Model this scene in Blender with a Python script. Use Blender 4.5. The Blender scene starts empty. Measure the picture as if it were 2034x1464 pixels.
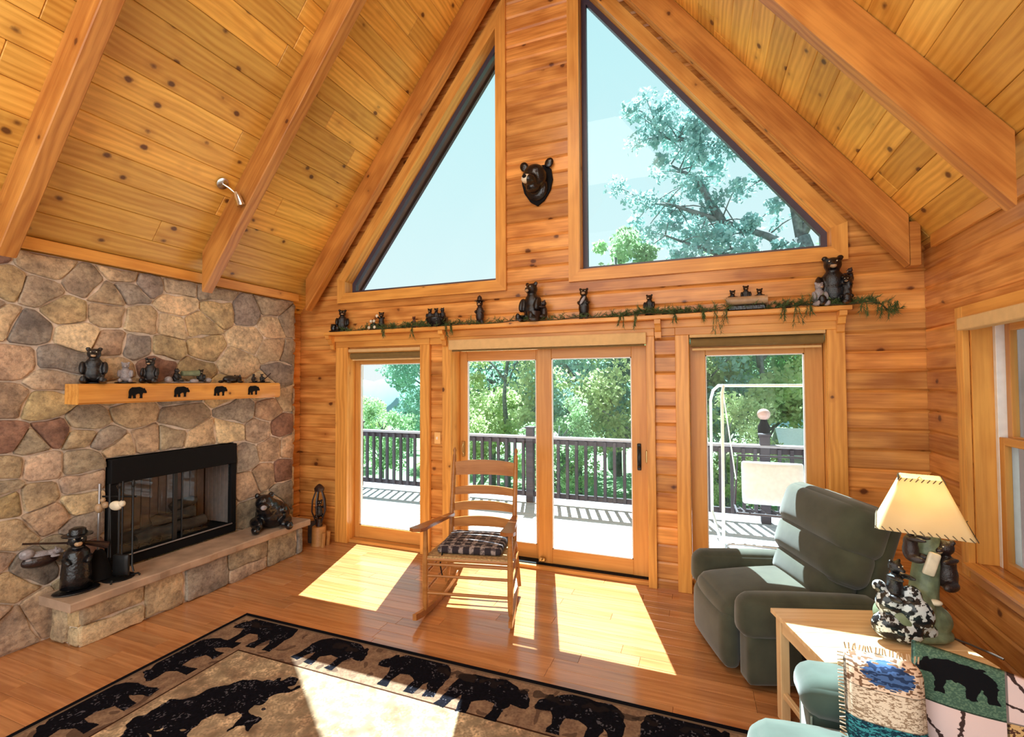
import bpy, bmesh, math, random
import numpy as np
from mathutils import Vector, Matrix, Euler
PI = math.pi
D = bpy.data
SC = bpy.context.scene
COL = SC.collection
rnd = random.Random(7)

# ------------------------------------------------------------------ camera, sky, sun, fill lights, exposure
yaw, pit, rol = 0.372879, 0.0273287, -0.0046
fwd = Vector((-math.sin(yaw)*math.cos(pit), math.cos(yaw)*math.cos(pit), math.sin(pit)))
rgt = Vector((math.cos(yaw), math.sin(yaw), 0)); upv = rgt.cross(fwd)
r2 = math.cos(rol)*rgt + math.sin(rol)*upv; u2 = -math.sin(rol)*rgt + math.cos(rol)*upv
cam = D.cameras.new('camera'); camo = D.objects.new('camera', cam); COL.objects.link(camo)
cam.sensor_width = 36; cam.lens = 36*954/2034; cam.clip_start = .02; cam.clip_end = 900
camo.matrix_world = Matrix(((r2.x, u2.x, -fwd.x, 0), (r2.y, u2.y, -fwd.y, -4.362), (r2.z, u2.z, -fwd.z, 1.78), (0, 0, 0, 1)))
SC.camera = camo

W = D.worlds.new('sky'); SC.world = W; W.use_nodes = True
wn = W.node_tree.nodes; wl = W.node_tree.links
for n in list(wn): wn.remove(n)
wo = wn.new('ShaderNodeOutputWorld'); wb = wn.new('ShaderNodeBackground'); wc = wn.new('ShaderNodeTexCoord')
ws = wn.new('ShaderNodeSeparateXYZ'); wr = wn.new('ShaderNodeValToRGB')
wl.new(wc.outputs['Generated'], ws.inputs[0]); wl.new(ws.outputs['Z'], wr.inputs[0]); wl.new(wr.outputs[0], wb.inputs[0]); wl.new(wb.outputs[0], wo.inputs[0])
e = wr.color_ramp.elements
e[0].position = 0.0; e[0].color = (.93, .97, 1.0, 1)
e[1].position = 1.0; e[1].color = (.42, .76, .92, 1)
m_ = wr.color_ramp.elements.new(.22); m_.color = (.76, .96, 1.0, 1)
m_ = wr.color_ramp.elements.new(.55); m_.color = (.60, .92, .98, 1)
wb.inputs[1].default_value = 1.0
sun = D.lights.new('sun', 'SUN'); suno = D.objects.new('sun', sun); COL.objects.link(suno)
sun.energy = 25; sun.angle = .006; sun.color = (.80, .95, 1.0)
suno.rotation_euler = Vector((-.22, .69, 1.0)).to_track_quat('Z', 'Y').to_euler()
suno.location = (-3, 8, 12)
def area(name, loc, tgt, sx, sy, pw, col):
    l = D.lights.new(name, 'AREA'); l.shape = 'RECTANGLE'; l.size = sx; l.size_y = sy; l.energy = pw; l.color = col
    o = D.objects.new(name, l); COL.objects.link(o); o.location = loc
    o.rotation_euler = (Vector(loc)-Vector(tgt)).to_track_quat('Z', 'Y').to_euler(); return o
area('fill_behind', (-1.4, -6.3, 2.7), (-1.4, 0, 2.7), 5.6, 5.0, 200, (1, .95, .88))  # added soft fill behind the camera, not a fixture of the room
area('fill_overhead', (-1.4, -3.4, 5.6), (-1.4, -2.2, 0), 1.6, 1.6, 65, (1, .90, .78))  # unseen overhead fill, added to brighten the interior
SC.view_settings.view_transform = 'Standard'; SC.view_settings.look = 'None'
SC.view_settings.exposure = 0.0; SC.view_settings.gamma = 1.0; SC.view_settings.use_curve_mapping = False
SC.cycles.max_bounces = 7; SC.cycles.diffuse_bounces = 4; SC.cycles.glossy_bounces = 3
SC.cycles.transparent_max_bounces = 12; SC.cycles.caustics_reflective = False; SC.cycles.caustics_refractive = False
SC.cycles.use_adaptive_sampling = True; SC.cycles.adaptive_threshold = .02
SC.cycles.use_denoising = True; SC.cycles.sample_clamp_indirect = 6

# ------------------------------------------------------------------ materials
def lin(r, g, b):
    f = lambda c: (c/255/12.92) if c/255 <= .04045 else ((c/255+.055)/1.055)**2.4
    return (f(r), f(g), f(b), 1)
class NT:
    def __init__(s, name):
        s.m = D.materials.new(name); s.m.use_nodes = True; s.t = s.m.node_tree; s.n = s.t.nodes; s.l = s.t.links
        s.b = s.n['Principled BSDF']; s.out = s.n['Material Output']
    def N(s, typ, **kw):
        n = s.n.new('ShaderNode'+typ)
        for k, v in kw.items():
            if k.startswith('i_'):
                k = k[2:]; k = int(k) if k.isdigit() else k
                if hasattr(v, 'node'): s.l.new(v, n.inputs[k])
                else: n.inputs[k].default_value = v
            else: setattr(n, k, v)
        return n
    def L(s, a, b): s.l.new(a, b)
    def math(s, op, a, b=None, clamp=False):
        n = s.n.new('ShaderNodeMath'); n.operation = op; n.use_clamp = clamp
        for i, v in enumerate((a, b)):
            if v is None: continue
            if hasattr(v, 'node'): s.l.new(v, n.inputs[i])
            else: n.inputs[i].default_value = v
        return n.outputs[0]
    def mix(s, fac, a, b, mode='MIX'):
        n = s.n.new('ShaderNodeMix'); n.data_type = 'RGBA'; n.blend_type = mode
        for i, v in ((0, fac), (6, a), (7, b)):
            if hasattr(v, 'node'): s.l.new(v, n.inputs[i])
            else: n.inputs[i].default_value = v
        return n.outputs[2]
    def ramp(s, fac, stops):
        n = s.n.new('ShaderNodeValToRGB'); s.l.new(fac, n.inputs[0]); el = n.color_ramp.elements
        while len(el) < len(stops): el.new(.5)
        for q, (p, c) in zip(el, stops):
            q.position = p; q.color = c if len(c) == 4 else (*c, 1)
        return n.outputs[0]
    def sep(s, v):
        n = s.n.new('ShaderNodeSeparateXYZ'); s.l.new(v, n.inputs[0]); return n.outputs
    def coords(s, scale=(1, 1, 1), offset=True):
        tc = s.n.new('ShaderNodeTexCoord'); v = tc.outputs['Object']
        if offset:
            oi = s.n.new('ShaderNodeObjectInfo'); q = s.n.new('ShaderNodeVectorMath'); q.operation = 'SCALE'
            q.inputs[0].default_value = (37.1, 17.3, 9.7); s.l.new(oi.outputs['Random'], q.inputs['Scale'])
            a = s.n.new('ShaderNodeVectorMath'); a.operation = 'ADD'; s.l.new(v, a.inputs[0]); s.l.new(q.outputs[0], a.inputs[1]); v = a.outputs[0]
        mp = s.n.new('ShaderNodeMapping'); mp.inputs['Scale'].default_value = scale; s.l.new(v, mp.inputs[0]); return mp.outputs[0]
    def bump(s, h, st=.3, dist=.01):
        n = s.n.new('ShaderNodeBump'); n.inputs['Strength'].default_value = st; n.inputs['Distance'].default_value = dist
        s.l.new(h, n.inputs['Height']); s.l.new(n.outputs[0], s.b.inputs['Normal'])
def setp(b, **k):
    for a, v in k.items(): b.inputs[a.replace('_', ' ')].default_value = v

def wood(name, light, dark, knots=5.0, knot_r=.12, rough=.38, spec=.4, grain=1.0, tint=True):
    m = NT(name)
    v = m.coords((1.3, 14, 14)); n1 = m.N('TexNoise', i_Vector=v, i_Scale=1.0, i_Detail=5.0, i_Roughness=.6)
    v2 = m.coords((.8, 30, 30)); n2 = m.N('TexNoise', i_Vector=v2, i_Scale=2.2, i_Detail=3.0)
    wv = m.N('TexWave', i_Vector=m.coords((.35, 1.0, 1.0)), i_Scale=7.0, i_Distortion=9.0, i_Detail=2.0); wv.inputs['Detail Scale'].default_value = .6; wv.bands_direction = 'Y'
    g = m.math('ADD', m.math('ADD', m.math('MULTIPLY', n1.outputs[0], .55), m.math('MULTIPLY', n2.outputs[0], .30)), m.math('MULTIPLY', wv.outputs[0], .13 if knots else .05))
    c = m.ramp(g, [(.36, dark), (.62, light)])
    if knots:
        kv = m.coords((1.0, 1.25, 1.25)); vo = m.N('TexVoronoi', i_Vector=kv, i_Scale=knots); vo.feature = 'F1'
        wob = m.N('TexNoise', i_Vector=m.coords((1, 1, 1)), i_Scale=30.0)
        dd = m.math('ADD', vo.outputs['Distance'], m.math('MULTIPLY', m.math('SUBTRACT', wob.outputs[0], .5), .08))
        k = m.ramp(dd, [(knot_r*.55, (1, 1, 1)), (knot_r, (0, 0, 0))])
        halo = m.ramp(dd, [(knot_r, (1, 1, 1)), (knot_r*2.3, (0, 0, 0))])
        c = m.mix(m.math('MULTIPLY', halo, .28), c, (dark[0]*.55, dark[1]*.42, dark[2]*.4, 1))
        c = m.mix(m.math('MULTIPLY', k, .88), c, (.085, .022, .009, 1))
    if tint:
        oi = m.N('ObjectInfo'); c = m.mix(1.0, c, oi.outputs['Color'], 'MULTIPLY')
    m.L(c, m.b.inputs['Base Color']); setp(m.b, Roughness=rough, Specular_IOR_Level=spec)
    m.bump(g, .12*grain, .004); return m.m
def plain(name, col, rough=.5, metal=0, spec=.5, noise=0, nscale=20, bump=0, coat=0, sheen=0, tint=False):
    m = NT(name); setp(m.b, Roughness=rough, Metallic=metal, Specular_IOR_Level=spec, Coat_Weight=coat, Sheen_Weight=sheen)
    c = col if len(col) == 4 else (*col, 1)
    n = m.N('TexNoise', i_Vector=m.coords(), i_Scale=float(nscale), i_Detail=4.0)
    k = max(noise, .06)
    cc = m.ramp(n.outputs[0], [(.3, tuple(x*(1-k) for x in c[:3])), (.7, tuple(min(1, x*(1+k)) for x in c[:3]))])
    if tint: cc = m.mix(1.0, cc, m.N('ObjectInfo').outputs['Color'], 'MULTIPLY')
    m.L(cc, m.b.inputs['Base Color'])
    if bump: m.bump(n.outputs[0], bump, .01)
    return m.m

M = {}
M['ceil'] = wood('pine_ceiling', (.86, .51, .11), (.62, .31, .052), knots=4.8, knot_r=.15, rough=.42)
M['log'] = wood('pine_log', (.78, .36, .095), (.43, .155, .035), knots=3.9, knot_r=.135, rough=.26)
M['beam'] = wood('pine_beam', (.62, .28, .065), (.38, .135, .028), knots=3.4, knot_r=.085, rough=.4)
M['trim'] = wood('pine_trim', (.80, .39, .09), (.58, .24, .048), knots=3.0, knot_r=.07, rough=.33)
M['sash'] = wood('oak_sash', (.68, .34, .09), (.54, .235, .055), knots=0, rough=.35)
M['floor'] = wood('oak_floor', (.60, .275, .105), (.38, .15, .052), knots=0, rough=.16, spec=.8, grain=.25)
M['chair'] = wood('chair_oak', (.50, .22, .06), (.34, .13, .032), knots=0, rough=.3)
M['table'] = wood('table_pine', (.78, .55, .30), (.64, .40, .19), knots=3.0, knot_r=.07, rough=.35)
M['deck'] = wood('deck_board', (.62, .60, .61), (.47, .45, .47), knots=0, rough=.8, spec=.1)
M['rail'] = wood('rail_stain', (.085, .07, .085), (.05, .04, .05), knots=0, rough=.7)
M['bark'] = plain('bark', (.20, .22, .22), .9, noise=.4, nscale=8, bump=.6)
M['stump'] = wood('stump_wood', (.55, .27, .08), (.38, .17, .05), knots=0, rough=.5)
M['mortar'] = plain('mortar', lin(226, 212, 198), .95, noise=.15, nscale=30, bump=.4)

def stone_mat():
    m = NT('field_stone'); v = m.coords()
    n1 = m.N('TexNoise', i_Vector=v, i_Scale=5.0, i_Detail=6.0, i_Roughness=.65)
    n2 = m.N('TexNoise', i_Vector=v, i_Scale=26.0, i_Detail=7.0, i_Roughness=.78)
    n3 = m.N('TexNoise', i_Vector=v, i_Scale=2.3, i_Detail=2.0)
    oi = m.N('ObjectInfo')
    c = m.mix(m.ramp(n1.outputs[0], [(.38, (0, 0, 0)), (.68, (1, 1, 1))]), (.62, .58, .56, 1), (1.35, 1.27, 1.12, 1))
    c = m.mix(m.math('MULTIPLY', m.ramp(n3.outputs[0], [(.5, (0, 0, 0)), (.62, (1, 1, 1))]), .4), c, (1.12, .92, .82, 1))
    c = m.mix(.7, c, m.ramp(n2.outputs[0], [(.36, (.42, .40, .40)), (.52, (1.05, 1.05, 1.05)), (.68, (1.45, 1.42, 1.36))]), 'MULTIPLY')
    c = m.mix(1.0, m.mix(1.0, c, oi.outputs['Color'], 'MULTIPLY'), (1.08, 1.15, 1.12, 1), 'MULTIPLY')
    m.L(c, m.b.inputs['Base Color']); setp(m.b, Roughness=.85, Specular_IOR_Level=.25)
    m.bump(m.math('ADD', n1.outputs[0], m.math('MULTIPLY', n2.outputs[0], .35)), .75, .025); return m.m
M['stone'] = stone_mat()
M['slab'] = plain('hearth_slab_stone', lin(172, 146, 124), .8, noise=.25, nscale=6, bump=.3)
M['resin'] = plain('black_resin', (.005, .005, .007), .2, noise=.3, nscale=60, bump=.35, spec=.6)
M['resin2'] = plain('dark_brown_resin', (.022, .011, .010), .3, noise=.3, nscale=60, bump=.3)
M['tan'] = plain('tan_resin', (.42, .27, .15), .4, noise=.2)
M['cream'] = plain('cream_resin', (.75, .66, .5), .4, noise=.15)
M['silver'] = plain('silver_grey_resin', (.30, .28, .30), .25, noise=.35, nscale=40, bump=.3)
M['rust'] = plain('rust_red_resin', (.10, .03, .02), .4, noise=.3)
M['greenresin'] = plain('moss_green_resin', (.16, .20, .12), .5, noise=.35, nscale=25, bump=.5)
M['iron'] = plain('black_iron', (.012, .012, .013), .4, metal=.4, noise=.2)
M['irongrey'] = plain('brushed_grey_steel', (.35, .33, .33), .35, metal=.8)
M['chrome'] = plain('chrome', (.75, .73, .70), .15, metal=1.0)
M['brass'] = plain('brass', (.55, .38, .16), .3, metal=1.0)
M['black'] = plain('matt_black', (.006, .006, .007), .8, spec=.15)
M['firebrick'] = plain('firebox_panel', lin(128, 112, 110), .9, noise=.12)
M['charlog'] = plain('charred_log', (.045, .035, .03), .9, noise=.5, nscale=14, bump=.8)
M['shadecloth'] = plain('shade_beige', lin(214, 176, 120), .8, noise=.05)
M['shadecloth_shadow'] = plain('shade_beige_in_shadow', lin(120, 95, 50), .8, noise=.08)  # beige shade with its shadow put into the colour
M['white'] = plain('white_vinyl', (.82, .82, .82), .4)
M['frame_dark'] = plain('bronze_frame', (.05, .04, .065), .4)
M['plate'] = plain('switch_plate', lin(240, 190, 120), .4)
M['velvet'] = plain('olive_velvet', (.058, .062, .042), .85, noise=.25, nscale=7, sheen=.35, spec=.15, bump=.1)
M['velvet_sunlit'] = plain('olive_velvet_sunlit', (.045, .066, .054), .85, noise=.25, nscale=7, sheen=.35, spec=.15, bump=.1)  # same olive velvet, teal cast of sunlight put into the colour
M['piping'] = plain('grey_piping', (.30, .36, .32), .8)
M['rush'] = plain('woven_rush', (.45, .28, .12), .8, noise=.4, nscale=60, bump=.6)
M['needle'] = plain('pine_needle', (.075, .12, .035), .7, noise=.4)
M['needle2'] = plain('dry_stem', (.08, .045, .02), .8)
M['ground'] = plain('hill_grass', (.20, .33, .15), .95, noise=.3, nscale=.6)
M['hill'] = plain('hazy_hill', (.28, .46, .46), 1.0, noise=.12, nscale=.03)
M['cushion_white'] = plain('swing_cushion', (.76, .78, .80), .8, noise=.06)
M['tube_white'] = plain('white_tube', (.80, .84, .84), .35)
M['pink'] = plain('pink_glass', (.62, .40, .36), .2)
M['drape'] = plain('dark_brown_board', (.07, .035, .028), .8, noise=.3, nscale=3)
M['cord'] = plain('brown_cord', (.05, .03, .02), .6)
M['lace'] = plain('leather_lace', (.12, .09, .05), .7)

def leafmat(name, col, trans):
    m = NT(name); n = m.N('TexNoise', i_Vector=m.coords(), i_Scale=.9, i_Detail=3.0)
    c = m.ramp(n.outputs[0], [(.35, tuple(x*.62 for x in col)), (.65, col)])
    m.n.remove(m.b); d = m.N('BsdfDiffuse'); t = m.N('BsdfTranslucent'); mx = m.N('MixShader', i_0=trans)
    m.L(c, d.inputs[0]); m.L(c, t.inputs[0]); m.L(d.outputs[0], mx.inputs[1]); m.L(t.outputs[0], mx.inputs[2]); m.L(mx.outputs[0], m.out.inputs[0])
    return m.m
M['leaf0'] = leafmat('leaf_green', (.52, .74, .42), .5)  # outdoor haze put into these pale leaf colours
M['leaf1'] = leafmat('leaf_blue_green', (.42, .66, .56), .45)
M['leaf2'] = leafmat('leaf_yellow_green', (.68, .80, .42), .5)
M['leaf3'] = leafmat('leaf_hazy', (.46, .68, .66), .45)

def glass_mat():
    m = NT('window_glass'); m.n.remove(m.b)
    t = m.N('BsdfTransparent'); g = m.N('BsdfGlossy', i_Roughness=0.0); fr = m.N('Fresnel', i_IOR=1.45); mx = m.N('MixShader')
    t.inputs[0].default_value = (.97, 1, .99, 1)
    ge = m.N('NewGeometry'); m.L(m.math('MULTIPLY', m.math('MULTIPLY', fr.outputs[0], .5), m.math('SUBTRACT', 1.0, ge.outputs['Backfacing'])), mx.inputs[0]); m.L(t.outputs[0], mx.inputs[1]); m.L(g.outputs[0], mx.inputs[2]); m.L(mx.outputs[0], m.out.inputs[0]); return m.m
M['glass'] = glass_mat()
def shade_mat():
    m = NT('lamp_shade_parchment'); m.n.remove(m.b)
    n = m.N('TexNoise', i_Vector=m.coords(), i_Scale=6.0); c = m.ramp(n.outputs[0], [(.3, (.80, .66, .40)), (.7, (.88, .75, .50))])
    d = m.N('BsdfDiffuse'); t = m.N('BsdfTranslucent'); mx = m.N('MixShader', i_0=.45)
    m.L(c, d.inputs[0]); m.L(c, t.inputs[0]); m.L(d.outputs[0], mx.inputs[1]); m.L(t.outputs[0], mx.inputs[2]); m.L(mx.outputs[0], m.out.inputs[0]); return m.m
M['lampshade'] = shade_mat()

# ------------------------------------------------------------------ mesh helpers
class MB:
    def __init__(s): s.v = []; s.f = []
    def add(s, v, f):
        k = len(s.v); s.v += [tuple(p) for p in v]; s.f += [tuple(i+k for i in q) for q in f]; return s
    def box(s, x0, x1, y0, y1, z0, z1):
        return s.add([(x0,y0,z0),(x1,y0,z0),(x1,y1,z0),(x0,y1,z0),(x0,y0,z1),(x1,y0,z1),(x1,y1,z1),(x0,y1,z1)],
                     [(0,3,2,1),(4,5,6,7),(0,1,5,4),(1,2,6,5),(2,3,7,6),(3,0,4,7)])
    def cbox(s, x0, x1, y0, y1, z0, z1, c=.004):
        X = (x0, x1); Y = (y0, y1); Z = (z0, z1); v = []; f = []
        idx = {}
        for i in (0, 1):
            for j in (0, 1):
                for k in (0, 1):
                    for a in range(3):
                        p = [X[i], Y[j], Z[k]]; sg = (1 if i == 0 else -1, 1 if j == 0 else -1, 1 if k == 0 else -1)
                        for b in range(3):
                            if b != a: p[b] += sg[b]*c
                        idx[(i, j, k, a)] = len(v); v.append(p)
        for a in range(3):
            b, d = [q for q in range(3) if q != a]
            for w in (0, 1):
                ring = []
                for (q, r) in ((0, 0), (1, 0), (1, 1), (0, 1)):
                    t = [0, 0, 0]; t[a] = w; t[b] = q; t[d] = r; ring.append(idx[(*t, a)])
                f.append(ring)
        for a in range(3):
            b, d = [q for q in range(3) if q != a]
            for q in (0, 1):
                for r in (0, 1):
                    t0 = [0, 0, 0]; t0[b] = q; t0[d] = r; t1 = list(t0); t1[a] = 1
                    f.append([idx[(*t0, b)], idx[(*t1, b)], idx[(*t1, d)], idx[(*t0, d)]])
        for i in (0, 1):
            for j in (0, 1):
                for k in (0, 1): f.append([idx[(i, j, k, 0)], idx[(i, j, k, 1)], idx[(i, j, k, 2)]])
        return s.add(v, f)
    def tube(s, pts, r, n=8, caps=True):
        pts = [Vector(p) for p in pts]; rr = r if isinstance(r, (list, tuple)) else [r]*len(pts); v = []; f = []
        up = None
        for i, p in enumerate(pts):
            t = (pts[min(i+1, len(pts)-1)]-pts[max(i-1, 0)]).normalized()
            if up is None: up = Vector((0, 0, 1)) if abs(t.z) < .9 else Vector((1, 0, 0))
            a = t.cross(up).normalized(); b = t.cross(a).normalized(); up = -b if False else up
            for k in range(n):
                w = 2*PI*k/n; v.append(p+(a*math.cos(w)+b*math.sin(w))*rr[i])
        for i in range(len(pts)-1):
            for k in range(n):
                f.append((i*n+k, i*n+(k+1) % n, (i+1)*n+(k+1) % n, (i+1)*n+k))
        if caps: f.append(tuple(range(n))[::-1]); f.append(tuple((len(pts)-1)*n+k for k in range(n)))
        return s.add(v, f)
    def lathe(s, prof, n=16, c=(0, 0, 0)):
        v = []; f = []
        for r, z in prof:
            for k in range(n): v.append((c[0]+r*math.cos(2*PI*k/n), c[1]+r*math.sin(2*PI*k/n), c[2]+z))
        for i in range(len(prof)-1):
            for k in range(n): f.append((i*n+k, i*n+(k+1) % n, (i+1)*n+(k+1) % n, (i+1)*n+k))
        f.append(tuple(range(n))[::-1]); f.append(tuple((len(prof)-1)*n+k for k in range(n)))
        return s.add(v, f)
    def ell(s, c, r, rot=(0, 0, 0), n=16, m=10):
        R = Euler(rot).to_matrix(); v = []; f = []; c = Vector(c)
        for i in range(1, m):
            th = PI*i/m
            for k in range(n):
                ph = 2*PI*k/n; v.append(c+R@Vector((r[0]*math.sin(th)*math.cos(ph), r[1]*math.sin(th)*math.sin(ph), r[2]*math.cos(th))))
        t = len(v); v.append(c+R@Vector((0, 0, r[2]))); v.append(c-R@Vector((0, 0, r[2])))
        for i in range(m-2):
            for k in range(n): f.append((i*n+k, (i+1)*n+k, (i+1)*n+(k+1) % n, i*n+(k+1) % n))
        for k in range(n): f.append((t, k, (k+1) % n)); f.append((t+1, (m-2)*n+(k+1) % n, (m-2)*n+k))
        return s.add(v, f)
    def prism(s, poly, axis, a0, a1):
        n = len(poly); v = []
        for a in (a0, a1):
            for p, q in poly:
                v.append({'y': (p, a, q), 'x': (a, p, q), 'z': (p, q, a)}[axis])
        f = [tuple(range(n))[::-1], tuple(range(n, 2*n))]+[(k, (k+1) % n, n+(k+1) % n, n+k) for k in range(n)]
        return s.add(v, f)
    def soft(s, c, size, r=.05, bulge=(0, 0, 0), n=12, rot=(0, 0, 0)):
        R = Euler(rot).to_matrix(); c = Vector(c); h = [q/2 for q in size]; key = {}; v = []; f = []
        def pt(a, b, w, sgn):
            g = [0, 0, 0]; g[a] = sgn; g[(a+1) % 3] = b; g[(a+2) % 3] = w
            k = tuple(round(q, 5) for q in g)
            if k in key: return key[k]
            p = [g[i]*h[i] for i in range(3)]
            inn = [max(-h[i]+r, min(h[i]-r, p[i])) for i in range(3)]
            d = Vector([p[i]-inn[i] for i in range(3)])
            if d.length > 1e-9: d = d.normalized()*r
            q = [inn[i]+d[i] for i in range(3)]
            for i in range(3):
                if bulge[i]:
                    o1, o2 = g[(i+1) % 3], g[(i+2) % 3]
                    q[i] += (1 if g[i] > 0 else -1)*abs(g[i])*bulge[i]*(1-o1*o1)**.7*(1-o2*o2)**.7
            key[k] = len(v); v.append(c+R@Vector(q)); return key[k]
        # denser near edges
        ts = [-math.cos(PI*i/n) for i in range(n+1)]
        for a in range(3):
            for sg in (-1, 1):
                for i in range(n):
                    for j in range(n):
                        q = [pt(a, ts[i], ts[j], sg), pt(a, ts[i+1], ts[j], sg), pt(a, ts[i+1], ts[j+1], sg), pt(a, ts[i], ts[j+1], sg)]
                        f.append(q if sg > 0 else q[::-1])
        return s.add(v, f)
    def mesh(s, name, smooth=False, fix=True):
        me = D.meshes.new(name); me.from_pydata(s.v, [], s.f)
        if fix:
            b = bmesh.new(); b.from_mesh(me); bmesh.ops.recalc_face_normals(b, faces=b.faces); b.to_mesh(me); b.free()
        if smooth is True: me.shade_smooth()
        elif smooth:
            b = bmesh.new(); b.from_mesh(me)
            for fa in b.faces: fa.smooth = True
            for ed in b.edges:
                if len(ed.link_faces) == 2 and ed.calc_face_angle(0) > smooth: ed.smooth = False
            b.to_mesh(me); b.free()
        return me
def link(name, me, mat=None, parent=None, tint=None, loc=None):
    o = D.objects.new(name, me); COL.objects.link(o)
    if mat is not None and not me.materials: me.materials.append(mat)
    if parent is not None: o.parent = parent
    if tint: o.color = (*tint, 1) if len(tint) == 3 else tint
    if loc: o.location = loc
    return o
def obj(name, mb, mat, parent=None, smooth=False, tint=None, label=None, kind=None):
    o = link(name, mb.mesh(name, smooth), mat, parent, tint)
    if label: o['label'] = label
    if kind: o['kind'] = kind
    return o
def thing(name, label, cat, loc=(0, 0, 0), rz=0, group=None):
    o = D.objects.new(name, None); COL.objects.link(o); o.location = loc; o.rotation_euler = (0, 0, rz); o.empty_display_size = .05
    o['label'] = label; o['category'] = cat
    if group: o['group'] = group
    return o
def struct(name, label=None):
    o = D.objects.new(name, None); COL.objects.link(o); o['kind'] = 'structure'; o.empty_display_size = .05
    if label: o['label'] = label
    return o
def tag(o, label, cat, group=None):
    o['label'] = label; o['category'] = cat
    if group: o['group'] = group
    return o
def tvar(a=.15, warm=.05, base=1.0):
    k = base*(1+rnd.uniform(-a, a)); w = rnd.uniform(-warm, warm)
    return (k*(1+w*.3), k*(1-w*.3), k*(1-w))
def board(name, L, w, t, mat, parent, M4, tint=None, ch=.004, label=None):
    """board lying along local X, width along local Y, face towards -Z of local; bevelled."""
    mb = MB().cbox(-L/2, L/2, -w/2, w/2, 0, t, ch)
    o = obj(name, mb, mat, parent, False, tint or tvar(), label); o.matrix_local = M4; return o
def frameM(o, ex, ey, ez):
    return Matrix(((ex[0], ey[0], ez[0], o[0]), (ex[1], ey[1], ez[1], o[1]), (ex[2], ey[2], ez[2], o[2]), (0, 0, 0, 1)))

# ------------------------------------------------------------------ dimensions
XL, XR, XC = -4.38, 1.54, -1.36
RZ, SL = 6.53, 1.3                       # ceiling ridge height and slope
HL = .148; S0 = .073                     # log course
YB = -6.0                                # room goes back to here, then it is open
def ceilz(x): return RZ-SL*abs(x-XC)

# ------------------------------------------------------------------ floor
fl = struct('floor')
obj('subfloor', MB().box(XL-.2, XR+.3, YB, .2, -.2, -.02), M['mortar'], fl)
pw = .105; y = .13
while y > -3.6:
    x = XL-rnd.uniform(0, 1.0)
    while x < XR:
        L = rnd.uniform(.9, 1.7); x0 = max(x, XL); x1 = min(x+L, XR)
        if x1-x0 > .05:
            board('floorboard', x1-x0-.0015, pw-.0015, .02, M['floor'], fl,
                  Matrix.Translation(((x0+x1)/2, y-pw/2, -.02)), tvar(.17, .08), .0012)
        x += L
    y -= pw
mb = MB()
while y > YB:
    mb.box(XL, XR, y-pw+.002, y, -.02, 0); y -= pw
obj('floorboards', mb, M['floor'], fl, kind='stuff')

# ------------------------------------------------------------------ log walls
TRI_L = dict(x0=-3.73, x1=-1.85, z0=2.77); TRI_R = dict(x0=-1.03, x1=.975, z0=2.80)
def hyp(x): return 6.0-SL*abs(x-XC)
RECTS = [(-3.68, -2.71, 0, 2.125), (-2.38, -.42, 0, 2.20), (-.10, .93, 0, 2.165)]
def spans(z):
    """wall x-intervals at height z"""
    a, b = XL-.15, XR+.15
    if z > ceilz(XL): a = XC-(RZ-z)/SL; b = XC+(RZ-z)/SL
    iv = [(a, b)]
    holes = []
    for r in RECTS:
        if r[2] <= z < r[3]: holes.append((r[0], r[1]))
    for t in (TRI_L, TRI_R):
        if z >= t['z0']:
            if t is TRI_L:
                xa = max(t['x0'], XC-(6.0-z)/SL); xb = t['x1']
            else:
                xa = t['x0']; xb = min(t['x1'], XC+(6.0-z)/SL)
            if xb > xa: holes.append((xa, xb))
    for h in sorted(holes):
        out = []
        for p, q in iv:
            if h[1] <= p or h[0] >= q: out.append((p, q)); continue
            if h[0] > p: out.append((p, h[0]))
            if h[1] < q: out.append((h[1], q))
        iv = out
    return iv
wb_ = struct('wall_back')
T = .2
def log_piece(za, zb, A, B, bev0, bev1, tint):
    """A=(x0,x1) at za, B at zb"""
    g = .012
    def xa(z, i): t = (z-za)/(zb-za); return A[i]+(B[i]-A[i])*t
    prof = [(T, za)]
    prof += [(g, za), (0, za+g*1.3)] if bev0 else [(0, za)]
    prof += [(0, zb-g*1.3), (g, zb)] if bev1 else [(0, zb)]
    prof += [(T, zb)]
    v = []; n = len(prof); cx = (A[0]+A[1])/2; cz = (za+zb)/2
    for i in (0, 1):
        for (yy, zz) in prof: v.append((xa(zz, i)-cx, yy, zz-cz))
    f = [tuple(range(n)), tuple(range(n, 2*n))[::-1]]+[(k, n+k, n+(k+1) % n, (k+1) % n) for k in range(n)]
    o = obj('log', MB().add(v, f), M['log'], wb_, tint=tint); o.location = (cx, 0, cz)
z = S0-HL; edges = [r[3] for r in RECTS]+[TRI_L['z0'], TRI_R['z0'], ceilz(XL), hyp(TRI_L['x0']), hyp(TRI_R['x1']), hyp(TRI_L['x1']), hyp(TRI_R['x0'])]
while z < RZ-.05:
    z1 = z+HL; cuts = sorted([max(z, 0)]+[e_ for e_ in edges if max(z, 0)+.004 < e_ < z1-.004]+[min(z1, RZ)])
    tr = {}
    for a, b in zip(cuts[:-1], cuts[1:]):
        ia = spans(a+1e-4); ib = spans(b-1e-4)
        for p in ia:
            best = [q for q in ib if min(p[1], q[1])-max(p[0], q[0]) > -.02 and abs((p[0]+p[1])/2-(q[0]+q[1])/2) < .5]
            if not best: best = [((p[0]+p[1])/2-.001, (p[0]+p[1])/2+.001)] if p[1]-p[0] < .4 else []
            if not best: continue
            q = best[0]; key = round(((p[0]+p[1])/2)/1.2)
            # one tint per course and place, so the two halves of a notched log match
            if key not in tr: tr[key] = tvar(.2, .08)
            log_piece(a, b, p, q, abs(a-z) < 1e-6, abs(b-z1) < 1e-6, tr[key])
    z = z1

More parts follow.
